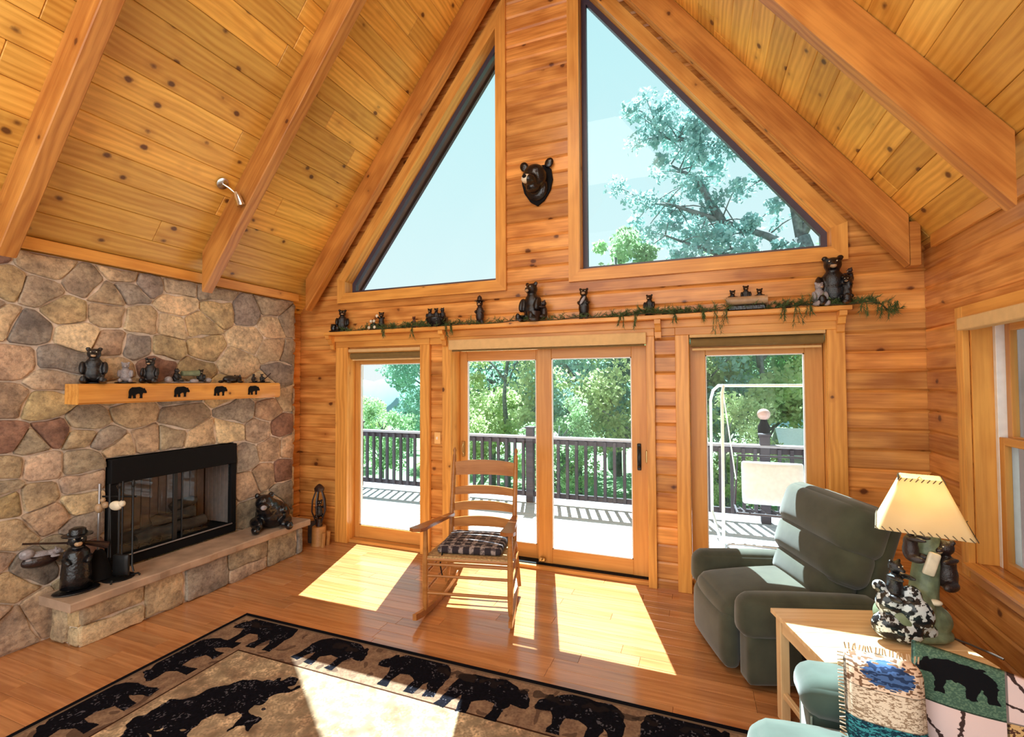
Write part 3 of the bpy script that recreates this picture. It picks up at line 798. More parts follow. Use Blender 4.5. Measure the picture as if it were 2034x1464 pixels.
# ------------------------------------------------------------------ figurine bodies (one continuous mesh each)
BLOBS = {}
def blob_mesh(key, ells, voxel=.022, smooth=4):
    """ells in unit space -> one remeshed surface; cached"""
    if key in BLOBS: return BLOBS[key]
    mb = MB()
    for e_ in ells:
        if e_[0] == 't': mb.tube(e_[1], e_[2], 10)
        else: mb.ell(e_[0], e_[1], e_[2] if len(e_) > 2 else (0, 0, 0), 14, 9)
    me = mb.mesh(key); o = D.objects.new('tmp', me); COL.objects.link(o)
    r = o.modifiers.new('r', 'REMESH'); r.mode = 'VOXEL'; r.voxel_size = voxel
    s = o.modifiers.new('s', 'SMOOTH'); s.iterations = smooth; s.factor = .5
    dg = bpy.context.evaluated_depsgraph_get(); m2 = D.meshes.new_from_object(o.evaluated_get(dg)); m2.name = key; m2.shade_smooth()
    D.objects.remove(o); D.meshes.remove(me); BLOBS[key] = m2; return m2
HEAD = lambda x, y, z, s=1: [((x, y, z), (.155*s, .15*s, .145*s)), ((x, y-.14*s, z-.04*s), (.075*s, .10*s, .065*s)), ((x-.125*s, y+.01, z+.125*s), (.058*s, .035*s, .06*s)), ((x+.125*s, y+.01, z+.125*s), (.058*s, .035*s, .06*s))]
POSES = {
 'sit': [((0, 0, .30), (.24, .21, .29)), ((0, -.03, .50), (.19, .17, .22)), ((-.19, -.2, .09), (.10, .22, .085)), ((.19, -.2, .09), (.10, .22, .085)),
         ((-.19, -.36, .12), (.07, .05, .09)), ((.19, -.36, .12), (.07, .05, .09)), ((-.23, -.12, .42), (.075, .11, .19), (-.4, 0, 0)), ((.23, -.12, .42), (.075, .11, .19), (-.4, 0, 0))]+HEAD(0, -.06, .80),
 'stand': [((0, 0, .38), (.17, .15, .27)), ((0, 0, .58), (.15, .13, .18)), ((-.09, 0, .12), (.075, .08, .15)), ((.09, 0, .12), (.075, .08, .15)), ((-.09, -.05, .03), (.07, .11, .035)), ((.09, -.05, .03), (.07, .11, .035)),
           ((-.15, -.11, .52), (.05, .13, .06), (.3, 0, .3)), ((.15, -.11, .52), (.05, .13, .06), (.3, 0, -.3))]+HEAD(0, -.02, .85, .85),
 'walk': [((.05, 0, .40), (.36, .17, .19)), ((-.2, 0, .42), (.2, .16, .19)), ((-.25, -.09, .15), (.065, .07, .18)), ((-.18, .09, .15), (.065, .07, .18)), ((.25, -.09, .15), (.08, .08, .18)), ((.3, .09, .15), (.08, .08, .18)),
          ((-.47, 0, .45), (.16, .13, .13)), ((-.61, 0, .40), (.09, .07, .06)), ((-.43, -.1, .57), (.04, .04, .05)), ((-.43, .1, .57), (.04, .04, .05)), ((.41, 0, .42), (.05, .04, .04))],
 'lie': [((.08, 0, .16), (.38, .2, .16)), ((-.25, 0, .16), (.2, .17, .14)), ((-.42, 0, .20), (.16, .14, .13)), ((-.56, 0, .15), (.09, .07, .06)), ((-.38, -.11, .31), (.04, .04, .05)), ((-.38, .11, .31), (.04, .04, .05)),
         ((-.35, -.17, .05), (.18, .06, .05)), ((-.35, .17, .05), (.18, .06, .05)), ((.4, -.17, .06), (.12, .09, .06)), ((.4, .17, .06), (.12, .09, .06))],
 'climb': [((0, 0, .36), (.17, .16, .25)), ((0, 0, .55), (.15, .14, .17)), ((-.16, -.14, .66), (.055, .2, .055)), ((.16, -.14, .66), (.055, .2, .055)), ((-.15, -.12, .22), (.08, .18, .085)), ((.15, -.12, .22), (.08, .18, .085))]+HEAD(0, -.02, .84, .9),
}
MUZ = {'sit': (0, -.245, .75), 'stand': (0, -.17, .81), 'walk': (-.66, 0, .385), 'lie': (-.62, 0, .14), 'climb': (0, -.17, .79)}
EYE = {'sit': (.06, -.195, .845, 0), 'stand': (.05, -.135, .89, 0), 'climb': (.05, -.14, .88, 0), 'walk': (-.575, .06, .50, 1), 'lie': (-.52, .06, .25, 1)}
def bear_part(parent, pose, loc=(0, 0, 0), rz=0, s=.25, mat='resin', muz='tan', name='bear_body', rx=0, ry=0):
    me = blob_mesh('bear_'+pose, POSES[pose])
    key = me.name+mat
    if key not in BLOBS:
        m2 = me.copy(); m2.materials.clear(); m2.materials.append(M[mat]); BLOBS[key] = m2
    o = link(name, BLOBS[key], None, parent); o.location = loc; o.rotation_euler = (rx, ry, rz); o.scale = (s, s, s)
    mp = MUZ[pose]
    kz = 'muz_'+pose+muz
    if kz not in BLOBS:
        m3 = MB().ell(mp, (.058, .05, .045) if pose not in ('walk', 'lie') else (.05, .058, .045), n=10, m=7).mesh('muzzle', True); m3.materials.append(M[muz]); BLOBS[kz] = m3
    link('muzzle', BLOBS[kz], None, o)
    ke = 'eyes_'+pose
    if ke not in BLOBS:
        ex, ey, ez, side = EYE[pose]; mb = MB()
        mb.ell((0, 0, 0), (.014,)*3, n=6, m=5)
        m4 = mb.mesh('eye', True); m4.materials.append(M['cream']); BLOBS[ke] = m4
    ex, ey, ez, side = EYE[pose]
    if s > .18:
        for sg in (-1, 1): link('eye', BLOBS[ke], None, o, loc=((sg*ex, ey, ez) if not side else (ex, sg*ey, ez)))
    return o
SZ = .3365            # hearth slab top
TZ = 2.3365           # display shelf top
def fig(name, label, loc, rz=0, group=None): return thing(name, label, 'figurine', loc, rz, group)

# shelf over the doors, left to right
g = 'bear figurines on the long shelf over the doors'
t = fig('bear_figurine', 'black bear figurine leaning on a stump, leftmost on the long shelf', (-3.72, -.085, TZ), .3, g)
bear_part(t, 'sit', (.02, 0, .01), .35, .25); obj('base', MB().ell((-.02, 0, .012), (.12, .05, .014)), M['resin'], t, True); obj('stump', MB().lathe([(.03, 0), (.035, .05), (.03, .09)], 10, (-.075, -.01, 0)), M['resin'], t, True)
t = fig('bear_pair_figurine', 'two black bears with white daisies, second on the long shelf', (-3.22, -.085, TZ), 0, g)
bear_part(t, 'climb', (.045, 0, .008), .5, .19); bear_part(t, 'sit', (-.06, .01, .008), .2, .12); obj('base', MB().ell((0, 0, .008), (.12, .055, .010)), M['resin'], t, True)
for p in ((-.075, -.022, .10), (-.03, -.03, .10), (.02, -.045, .15), (-.08, -.05, .03), (.0, -.06, .03)):
    o = obj('flower', MB().ell(p, (.018, .012, .018), n=8, m=6), M['cream'], t, True)
t = fig('fawn_figurine', 'tiny rust-red standing figurine amid the greenery on the shelf', (-2.77, -.08, TZ), 0, g)
bear_part(t, 'stand', (0, 0, .0), 0, .13, 'rust', 'rust')
t = fig('bear_tub_figurine', 'three black bear cubs crowded in a round tub on the shelf', (-2.49, -.09, TZ), 0, g)
obj('tub', MB().lathe([(.075, 0), (.10, .03), (.115, .09), (.11, .10), (.095, .10)], 18), M['resin'], t, .6)
for x, q in ((-.075, .3), (.0, 0), (.075, -.3)): bear_part(t, 'sit', (x, -.01, .06), q, .14)
t = fig('hiker_bear_figurine', 'slim dark bear figurine in a pointed hat on the shelf', (-2.01, -.085, TZ), 0, g)
bear_part(t, 'stand', (0, 0, .0), .2, .25, 'resin2'); obj('hat', MB().lathe([(.055, 0), (.05, .008), (.028, .012), (.02, .045), (.004, .06)], 12, (.0, -.005, .235)), M['resin2'], t, .6)
t = fig('bear_family_figurine', 'large black bear sitting with a basket and cub on the shelf under the bear head', (-1.44, -.08, TZ), 0, g)
bear_part(t, 'sit', (-.02, .0, .0), -.3, .39); bear_part(t, 'climb', (.10, -.03, .0), -.9, .20, 'resin2'); obj('basket', MB().lathe([(.045, 0), (.06, .05), (.062, .09), (.05, .09)], 14, (.02, -.085, 0)), M['resin2'], t, .6)
obj('walking_stick', MB().tube([(.14, -.02, .0), (.09, -.02, .20)], .006, 6), M['tan'], t)
t = fig('bear_fish_figurine', 'slim standing black bear holding a silver fish on the shelf', (-.97, -.085, TZ), 0, g)
bear_part(t, 'stand', (0, 0, 0), .1, .29); obj('fish', MB().ell((.0, -.055, .17), (.014, .010, .045), (0, .6, 0), 10, 7), M['silver'], t, True)
t = fig('small_bear_figurine', 'small upright black bear figurine right of the sliding-door centre on shelf', (-.395, -.08, TZ), 0, g); bear_part(t, 'sit', (0, 0, .025), -.2, .17); obj('base', MB().lathe([(.05, 0), (.045, .02), (.03, .026)], 12), M['resin'], t, .6)
t = fig('small_lying_bear_figurine', 'tiny crawling black bear figurine on the shelf', (-.21, -.09, TZ), 0, g); bear_part(t, 'lie', (0, 0, .0), PI+.3, .16, ry=0)
t = fig('bears_on_log_figurine', 'three black bears looking over a pale log, on the shelf', (.355, -.09, TZ), 0, g)
obj('log', MB().tube([(-.15, -.02, .085), (.15, -.02, .085)], .034, 12), M['tan'], t, .7, label='pale tan log'); obj('base', MB().cbox(-.14, .14, -.05, .05, 0, .05, .012), M['resin'], t)
for x, q, zz in ((-.10, .2, .02), (.0, 0, .05), (.10, -.2, .02)): bear_part(t, 'sit', (x, .02, zz+.03), q, .135)
t = fig('pine_cone', 'dark pine cone lying in the garland near the right end', (.64, -.10, TZ), 0, None); t['category'] = 'pine cone'
mb = MB()
for i in range(5):
    for k in range(8): a = k*PI/4+i*.4; r = .028*math.sin((i+1)/6*PI)+.006; mb.ell((r*math.cos(a), r*math.sin(a), .008+i*.011), (.011, .011, .006), (0, .5, a), 6, 4)
mb.ell((0, 0, .03), (.02, .02, .03), n=8, m=6); obj('scales', mb, M['rust'], t, True)
t = fig('large_bear_figurine', 'largest bear figurine, black mother with cubs at right end of the shelf', (.945, -.09, TZ), 0, g)
bear_part(t, 'sit', (.01, .02, 0), -.15, .40); bear_part(t, 'sit', (-.10, -.05, 0), .3, .19, 'silver'); bear_part(t, 'climb', (.08, -.06, .02), -.3, .20); bear_part(t, 'climb', (.12, 0, .16), -1.2, .13, 'resin2')

# garland
gt = thing('pine_garland', 'thin green pine garland trailing along the long shelf', 'garland', (0, 0, 0))
pts = []; x = -3.65
while x < 1.10: pts.append((x, -.135+.02*math.sin(x*5), TZ+.012+.006*math.sin(x*11))); x += .06
pts += [(1.16, -.13, TZ+.02), (1.24, -.12, TZ+.0), (1.30, -.10, TZ-.06)]
obj('stem', MB().tube(pts, .005, 6), M['needle2'], gt)
mb = MB()
def sprig(mb, p, d, L, n, spread=1.0):
    d = Vector(d).normalized()
    for k in range(n):
        s = k/n; b = Vector(p)+d*L*s; a = rnd.uniform(0, 2*PI); u = d.cross(Vector((0.2, .3, 1))).normalized(); v = d.cross(u)
        q = (d*.9+(u*math.cos(a)+v*math.sin(a))*spread).normalized()*rnd.uniform(.026, .05); w = d.cross(q).normalized()*.0024; b.y = min(b.y, -.055)
        mb.add([b-w, b+w, b+q], [(0, 1, 2)])
dens = lambda x: 1.6 if (-3.1 < x < -2.3 or -.75 < x < .1 or x > .5) else .55
for i, p in enumerate(pts):
    for _ in range(int(5*dens(p[0])+rnd.random())):
        a = rnd.uniform(0, 2*PI); sprig(mb, p, (math.cos(a), math.sin(a)*.4-.05, rnd.uniform(-.0, .6)), rnd.uniform(.05, .10), 22)
for x, L in ((-3.1, .10), (-2.75, .13), (-2.35, .16), (-2.28, .11), (-.62, .12), (-.5, .14), (-.2, .10), (.12, .2), (.2, .16), (.02, .09), (.62, .13), (.70, .16), (.78, .10), (1.12, .12), (1.22, .12), (1.29, .13), (1.31, .09)):
    for _ in range(3): sprig(mb, (x+rnd.uniform(-.02, .02), -.172, TZ+.01), (rnd.uniform(-.35, .35), -.05, -1), L*rnd.uniform(.6, 1), 34, .8)
me = mb.mesh('needles', False, False); o = link('needles', me, M['needle'], gt); o['kind'] = 'stuff'

# mantel figurines
g = 'bear figurines on the fireplace mantel'; MZ = 1.7785
t = fig('bear_figurine', 'tallest mantel figurine, black bear sitting upright at the left end', (-4.155, -2.19, MZ), 1.0, g); bear_part(t, 'sit', (0, 0, 0), 0, .275); obj('base', MB().ell((0, 0, .006), (.075, .075, .008)), M['resin'], t, True)
t = fig('silver_bear_figurine', 'silvery grey bear figurine beside a black one on the mantel', (-4.15, -1.985, MZ), 1.0, g); bear_part(t, 'sit', (0, 0, .008), 0, .165, 'silver', 'silver'); obj('base', MB().ell((0, 0, .007), (.07, .05, .008)), M['resin'], t, True)
t = fig('bear_figurine', 'hunched black bear figurine second from the left pair on the mantel', (-4.15, -1.80, MZ), .7, g); bear_part(t, 'sit', (0, 0, 0), 0, .215)
t = fig('canoe_bears_figurine', 'two black bears with a grey log between them, middle of the mantel', (-4.15, -1.49, MZ), PI/2, g)
bear_part(t, 'sit', (-.11, 0, .008), .5, .125); bear_part(t, 'sit', (.11, 0, .008), -.5, .12); obj('base', MB().ell((0, 0, .008), (.19, .05, .009)), M['silver'], t, True); obj('log', MB().tube([(-.06, 0, .085), (.08, -.01, .09)], [.022, .028], 10), M['greenresin'], t, .7)
obj('rocks', MB().ell((-.17, 0, .03), (.03, .03, .03)).ell((.17, -.01, .025), (.03, .03, .025)).ell((.03, -.03, .02), (.04, .02, .02)), M['silver'], t, True)
t = fig('lying_bear_figurine', 'black bear figurine lying down on the mantel', (-4.15, -1.08, MZ), PI/2+.3, g); bear_part(t, 'lie', (0, 0, 0), PI, .23, rx=0)
t = fig('cub_dish_figurine', 'two tiny black cubs with a slanting stick at the right mantel end', (-4.15, -.78, MZ), PI/2, g)
bear_part(t, 'sit', (-.06, 0, .01), .2, .085); bear_part(t, 'sit', (.04, 0, .01), -.3, .085); obj('base', MB().ell((.02, 0, .006), (.13, .045, .008)), M['resin'], t, True); obj('stick', MB().tube([(.05, 0, .02), (.15, 0, .10)], .005, 6), M['resin2'], t)

# mounted bear head
t = thing('bear_head_mount', 'black bear head mounted on the post between the gable windows', 'wall decoration', (-1.43, -.002, 3.70), 0)
poly = [(0, -.235), (.07, -.19), (.13, -.10), (.155, .0), (.14, .10), (.09, .15), (-.09, .15), (-.14, .10), (-.155, 0), (-.13, -.10), (-.07, -.19)]
obj('plaque', MB().prism(poly, 'y', -.022, 0), M['black'], t)
me = blob_mesh('bear_head', [((0, -.07, .03), (.125, .09, .125)), ((0, -.16, -.01), (.06, .09, .052)), ((0, -.12, -.07), (.07, .07, .05)), ((0, -.04, -.06), (.12, .05, .13))], .008, 5); me.materials.append(M['resin'])
hd_ = link('head', me, None, t); hd_.rotation_euler = (.15, 0, -.12)
for sg in (-1, 1):
    o = obj('ear', MB().ell((sg*.125, -.035, .155), (.042, .018, .05), (0, sg*.5, 0)), M['resin'], t, True)
obj('muzzle_band', MB().ell((-.02, -.205, -.005), (.052, .045, .042)), M['cream'], hd_, True, label='cream muzzle'); obj('nose', MB().ell((-.022, -.25, .01), (.022, .014, .017), n=8, m=6), M['black'], hd_, True)
for p in ((-.07, -.135, .06), (.055, -.14, .06)): obj('eye', MB().ell(p, (.012,)*3, n=8, m=6), M['resin2'], hd_, True)

# things on the hearth
t = fig('hunter_bear_statue', 'black bear statue in a hat carrying a rifle across its shoulders', (-4.07, -2.315, SZ), 1.2)
bear_part(t, 'stand', (0, 0, .015), .0, .40); obj('base', MB().ell((0, 0, .008), (.13, .10, .010)), M['resin'], t, True)
obj('coat', MB().lathe([(.088, .02), (.085, .10), (.078, .20), (.07, .26), (.045, .29)], 18, (0, .01, .01)), M['resin'], t, True)
obj('hat', MB().lathe([(.085, 0), (.085, .008), (.05, .012), (.046, .045), (.03, .055)], 16, (0, -.005, .385)), M['resin'], t, .6)
o = obj('rifle', MB().tube([(-.27, .02, .385), (-.05, .03, .335)], .007, 8).tube([(-.05, .03, .335), (.06, .035, .31), (.17, .04, .265)], [.012, .016, .026], 8), M['resin2'], t, .7)
t = fig('reclining_bear_statue', 'large black bear statue sitting hunched at the right hearth end', (-4.02, -.72, SZ), .9)
me = blob_mesh('slump', [((0, .02, .13), (.15, .16, .14)), ((.03, .12, .10), (.15, .13, .11)), ((-.04, -.06, .21), (.11, .10, .10)), ((-.07, -.10, .27), (.085, .085, .08)), ((-.08, -.19, .25), (.04, .06, .035)), ((-.13, -.06, .335), (.028, .02, .03)), ((-.01, -.08, .34), (.028, .02, .03)),
    ((-.14, -.08, .07), (.05, .12, .06), (0, 0, .3)), ((.12, -.08, .06), (.055, .13, .06), (0, 0, -.3)), ((-.15, -.2, .04), (.04, .06, .04)), ((.14, -.2, .045), (.04, .05, .045)), ((.10, -.04, .18), (.05, .09, .05))], .010, 4); me.materials.append(M['resin'])
link('bear_body', me, None, t); obj('muzzle', MB().ell((-.083, -.225, .25), (.028, .025, .024)), M['silver'], t, True)
t = fig('hanging_cub_figurine', 'small silver and black cub ornament on the stone wall by the hearth', (-4.235, -2.449, .60), 1.2); t['category'] = 'ornament'
obj('basket', MB().ell((0, 0, -.03), (.10, .05, .045)), M['resin2'], t, True); bear_part(t, 'lie', (.02, 0, -.02), PI, .17, 'silver'); obj('flower', MB().ell((-.06, -.02, .03), (.04, .03, .035)), M['silver'], t, True)

# fireplace tools
t = thing('fireplace_tool_set', 'black iron fireplace tools with broom, poker and shovel on a stand', 'fireplace tools', (-4.045, -2.07, SZ), .35)
obj('stand', MB().lathe([(.10, 0), (.10, .008), (.02, .018), (.010, .03)], 16).tube([(0, 0, .02), (0, 0, .66)], .009, 8).tube([(-.13, 0, .60), (.13, 0, .60)], .007, 8).lathe([(.014, 0), (.02, .02), (.004, .04)], 10, (0, 0, .66)), M['iron'], t, .7)
for k in range(4): a = k*PI/2+.4; obj('foot', MB().tube([(.08*math.cos(a), .08*math.sin(a), .01), (.12*math.cos(a), .12*math.sin(a), .02), (.135*math.cos(a), .135*math.sin(a), .004)], .007, 6), M['iron'], t)
b_ = obj('broom', MB().tube([(-.13, -.025, .70), (-.13, -.025, .60), (-.125, -.035, .22)], .009, 8), M['irongrey'], t, label='broom with grey metal shaft')
mb = MB().lathe([(.022, .22), (.04, .19), (.075, .06), (.085, .015)], 14, (-.12, -.035, 0)); obj('bristles', mb, M['black'], b_, .8)
obj('bear_grip', MB().ell((-.13, -.03, .52), (.028, .022, .035)).ell((-.08, -.03, .545), (.024, .02, .024)).ell((-.10, -.03, .58), (.018, .016, .018)), M['tan'], t, True, label='pinkish tan bear ornament')
obj('bear_grip', MB().ell((.0, -.03, .54), (.05, .022, .035)).ell((.045, -.03, .555), (.024, .02, .024)), M['cream'], t, True, label='pale pink bear ornament')
obj('poker', MB().tube([(.12, -.02, .70), (.12, -.02, .10), (.14, -.03, .06)], .006, 8).ell((.12, -.02, .70), (.012, .012, .03)), M['iron'], t, .7)
s_ = obj('shovel', MB().tube([(.05, -.03, .72), (.05, -.03, .18)], .006, 8), M['iron'], t); obj('scoop', MB().soft((.05, -.035, .11), (.12, .02, .15), .008, (0, .006, 0), 6), M['iron'], s_, True)
obj('tongs', MB().tube([(-.05, -.03, .70), (-.055, -.03, .16)], .005, 6).tube([(-.05, -.03, .70), (-.035, -.03, .16)], .005, 6), M['iron'], t)

# corner stump with iron candle piece
t = thing('stump_stand', 'sawn log stump with dark iron ornament standing in the corner by the hearth', 'stump stand', (-3.93, -.17, 0), 0)
obj('stump', MB().lathe([(.082, 0), (.078, .01), (.074, .19), (.070, .20)], 18), M['stump'], t, .7)
mb = MB().tube([(0, 0, .20), (0, 0, .28)], .035, 8)
for k in range(5):
    a = k*2*PI/5; mb.tube([(.03*math.cos(a), .03*math.sin(a), .24), (.075*math.cos(a), .075*math.sin(a), .36), (.07*math.cos(a), .07*math.sin(a), .48), (.03*math.cos(a), .03*math.sin(a), .60)], .008, 6)
obj('wire_cage', mb, M['resin2'], t, .8); bear_part(t, 'climb', (0, 0, .27), .8, .22, 'resin'); obj('finial', MB().lathe([(.05, 0), (.055, .03), (.03, .06), (.01, .075)], 12, (0, 0, .585)), M['resin2'], t, .8)
for k, (x, y_) in enumerate(((.10, .02), (.10, -.05))): obj('kindling', MB().tube([(x, y_, 0), (x+.012, y_, .15)], .022, 8), M['stump'], t, .7)
t = thing('fire_log', 'dark firewood log upright behind the hearth end', 'log', (-4.06, -.13, 0)); obj('wood', MB().lathe([(.05, 0), (.052, .10), (.048, .22)], 12), M['charlog'], t, .7)

# chrome spotlight on the ceiling
n3 = nrm[-1]; p = Vector((-3.72, -1.53, ceilz(-3.72)))
t = thing('spotlight', 'small chrome spotlight fixed to the ceiling planks beside the rafter', 'spotlight', p-n3*.0)
dn_ = -n3
obj('canopy', MB().tube([(0, 0, 0), dn_*.018], .05, 18), M['chrome'], t, .6)
obj('arm', MB().tube([dn_*.018, dn_*.05+Vector((.01, .03, -.01)), dn_*.06+Vector((.03, .07, -.04))], .008, 8), M['chrome'], t, .8)
a_ = dn_*.06+Vector((.03, .07, -.03)); b2 = a_+Vector((.03, .03, -.11)); obj('spot_head', MB().tube([a_, a_.lerp(b2, .3), b2], [.02, .03, .035], 14), M['chrome'], t, .6)

# ------------------------------------------------------------------ right window
w5 = struct('window_5'); wy0, wy1, wz0, wz1 = -2.05, -.61, .67, 2.13
def yb(nm, y0, y1, x0, x1, z0, z1, parent, mat='trim', tint=None):
    mb = MB().cbox(-(y1-y0)/2, (y1-y0)/2, -(x1-x0)/2, (x1-x0)/2, -(z1-z0)/2, (z1-z0)/2, .003)
    o = obj(nm, mb, M[mat], parent, tint=tint or tvar(.06, .03)); o.matrix_local = frameM(((x0+x1)/2, (y0+y1)/2, (z0+z1)/2), (0, 1, 0), (-1, 0, 0), (0, 0, 1)); return o
def zb(nm, y0, y1, x0, x1, z0, z1, parent, mat='trim'):
    mb = MB().cbox(-(z1-z0)/2, (z1-z0)/2, -(y1-y0)/2, (y1-y0)/2, -(x1-x0)/2, (x1-x0)/2, .003)
    o = obj(nm, mb, M[mat], parent, tint=tvar(.06, .03)); o.matrix_local = frameM(((x0+x1)/2, (y0+y1)/2, (z0+z1)/2), (0, 0, 1), (0, 1, 0), (1, 0, 0)); return o
zb('casing', wy1, wy1+.09, XR-.035, XR-.001, wz0-.09, wz1+.10, w5); zb('casing', wy0-.09, wy0, XR-.035, XR-.001, wz0-.09, wz1+.10, w5)
yb('head_casing', wy0, wy1, XR-.035, XR-.001, wz1, wz1+.10, w5); yb('apron', wy0, wy1, XR-.03, XR-.001, wz0-.10, wz0-.025, w5)
yb('sill', wy0, wy1, XR-.07, XR+.17, wz0-.022, wz0, w5)
zb('jamb', wy1-.016, wy1-.0, XR-.001, XR+.17, wz0, wz1, w5); zb('jamb', wy0, wy0+.016, XR-.001, XR+.17, wz0, wz1, w5); yb('jamb', wy0+.016, wy1-.016, XR-.001, XR+.17, wz1-.016, wz1, w5)
zb('jamb_liner', wy1-.05, wy1-.017, XR+.10, XR+.19, wz0, wz1-.017, w5, 'white')
def ysash(x0, x1, z0, z1, nm='stile'):
    a, b = wy0+.02, wy1-.052
    zb('stile', b-.05, b, x0, x1, z0, z1, w5, 'sash'); zb('stile', a, a+.05, x0, x1, z0, z1, w5, 'sash')
    yb('rail', a+.05, b-.05, x0, x1, z0, z0+.05, w5, 'sash'); yb('rail', a+.05, b-.05, x0, x1, z1-.045, z1, w5, 'sash')
    obj('pane', MB().box((x0+x1)/2-.002, (x0+x1)/2+.002, a+.048, b-.048, z0+.048, z1-.043), M['glass'], w5)
ysash(XR+.10, XR+.135, wz0+.002, 1.44); ysash(XR+.14, XR+.175, 1.40, wz1-.02)
t = thing('roller_shade', 'rolled-up beige shade at the top of the right-hand window', 'shade', (XR-.02, (wy0+wy1)/2, wz1-.05))
mb = MB().cbox(-.7, .7, -.05, .03, .0, .075, .005); o = obj('fascia', mb, M['shadecloth'], t); o.rotation_euler = (0, 0, PI/2); o.rotation_euler = (0, 0, -PI/2)
t = struct('porch_wall', 'dark brown boards outside the right-hand window')
for k in range(22):
    a = -4.2+k*.26; o = obj('board', MB().cbox(2.6, 2.64, a, a+.25, -.2, 3.0, .006), M['drape'], t)

# ------------------------------------------------------------------ rug (flat woven pattern painted into a generated image)
def pip(poly, X, Y):
    ins = np.zeros(X.shape, bool); n = len(poly)
    for i in range(n):
        x1, y1 = poly[i]; x2, y2 = poly[(i+1) % n]
        c = ((y1 > Y) != (y2 > Y)); xx = (x2-x1)*(Y-y1)/((y2-y1) if abs(y2-y1) > 1e-12 else 1e-12)+x1
        ins ^= c & (X < xx)
    return ins
rs = np.random.RandomState(3)
def vnoise(h, w, cell):
    gh, gw = int(h/cell)+3, int(w/cell)+3; g = rs.rand(gh, gw); Y, X = np.mgrid[0:h, 0:w]/cell; yi = Y.astype(int); xi = X.astype(int); fy = Y-yi; fx = X-xi
    fy = fy*fy*(3-2*fy); fx = fx*fx*(3-2*fx)
    return (g[yi, xi]*(1-fx)+g[yi, xi+1]*fx)*(1-fy)+(g[yi+1, xi]*(1-fx)+g[yi+1, xi+1]*fx)*fy
def image_mat(name, arr, rough=.95, coord='Generated', rot=None, bump=.3):
    h, w, _ = arr.shape; im = D.images.new(name, w, h); a = np.ones((h, w, 4), np.float32); a[..., :3] = arr; im.pixels.foreach_set(a.ravel()); im.update(); im.pack()
    m = NT(name); tc = m.N('TexCoord'); tx = m.N('TexImage'); tx.image = im; tx.extension = 'EXTEND'
    v = tc.outputs[coord]
    if rot: mp = m.N('Mapping'); mp.inputs['Rotation'].default_value = rot; m.L(v, mp.inputs[0]); v = mp.outputs[0]
    m.L(v, tx.inputs[0]); m.L(tx.outputs[0], m.b.inputs['Base Color']); setp(m.b, Roughness=rough, Specular_IOR_Level=.05)
    n = m.N('TexNoise', i_Vector=m.coords(), i_Scale=160.0); m.bump(n.outputs[0], bump, .004); return m.m
srgb = lambda r, g, b: np.array([r, g, b])/255.
RX0, RX1, RY0, RY1 = -3.27, .30, -4.30, -1.62
rw, rh = 1340, 1000
gx, gy = np.meshgrid(RX0+(np.arange(rw)+.5)/rw*(RX1-RX0), RY0+(np.arange(rh)+.5)/rh*(RY1-RY0))
N1 = vnoise(rh, rw, 90); N2 = vnoise(rh, rw, 14); N3 = vnoise(rh, rw, 3.2); N4 = vnoise(rh, rw, 30)
tan_, br_, pal_, dk_ = srgb(170, 140, 112), srgb(96, 72, 60), srgb(182, 158, 128), srgb(16, 15, 22)
f = np.clip((N2*.5+N3*.5), 0, 1)[..., None]; A = tan_*(1-f)+br_*f*.9+tan_*f*.15
edge = np.minimum(np.minimum(gx-RX0, RX1-gx), np.minimum(gy-RY0, RY1-gy))
inner = edge > .40
fi = np.clip(N4*1.5-.35+(N3-.5)*.5, 0, 1)[..., None]; B = (pal_*(1-fi)+tan_*.92*fi)
# diagonal light grass streaks
st = (np.sin((gx*1.2+gy*.55)*9+N1*9) > .55)[..., None]; B = np.where(st, B*.6+srgb(196, 174, 140)*.4, B); B = B*(.55+.75*N3[..., None]*N2[..., None]+.25)
A = np.where(inner[..., None], B, A)
fold = ((np.sin(gx*21+N1*14)+np.sin(gy*17-N4*9)) > 1.25) & ~inner; A[fold] = A[fold]*.35+br_*.55
ln_ = (np.abs(edge-.40) < .006); A[ln_] = srgb(60, 36, 24)
def stamp(cx, cy, L, ang, flip=1, hs=1.0, wob=.03, col=dk_):
    ca, sa = math.cos(ang), math.sin(ang); dx = gx-cx; dy = gy-cy; u = (dx*ca+dy*sa)*flip/L+.5; v = (-dx*sa+dy*ca)/(L*hs)+.33
    u = u+(N2-.5)*wob; v = v+(N4-.5)*wob; k = pip(BEAR, u, v); hi = (N3 > .72) & (N2 > .60)
    A[k & ~hi] = col*(.7+.6*N3[k & ~hi][:, None]); A[k & hi] = srgb(88, 84, 92)
for (cx, cy, L, fl_) in ((-2.92, -1.80, .52, 1), (-2.25, -1.82, .46, -1), (-1.66, -1.82, .50, 1), (-1.14, -1.86, .50, -1), (-.62, -1.84, .50, 1), (-.08, -1.80, .48, -1)): stamp(cx, cy, L, 0, fl_, 1.0)
for (cy, fl_) in ((-2.20, 1), (-2.72, 1), (-3.25, -1), (-3.8, 1)): stamp(-3.08, cy, .50, PI/2, fl_, .95)
stamp(-2.47, -2.50, .86, .87, -1, .80, .14); stamp(-.4, -3.3, 1.2, .1, 1, .9, .06)
for _ in range(16):
    cx = rs.uniform(RX0+.1, RX1-.1); u = (gx-cx)*9; v = (gy-(RY1-.12))*22; k = (u*u+v*v+(N2-.5)*1.4 < .28); A[k] = A[k]*.4+srgb(52, 40, 36)*.5
A[edge < .035] = dk_; A[(edge > .035) & (edge < .05)] = srgb(120, 100, 82)
M['rug'] = image_mat('bear_rug_pattern', np.clip(A*.9, 0, 1))
rg = MB(); nx, ny = 24, 18
rg.cbox(RX0, RX1, RY0, RY1, .001, .013, .004)
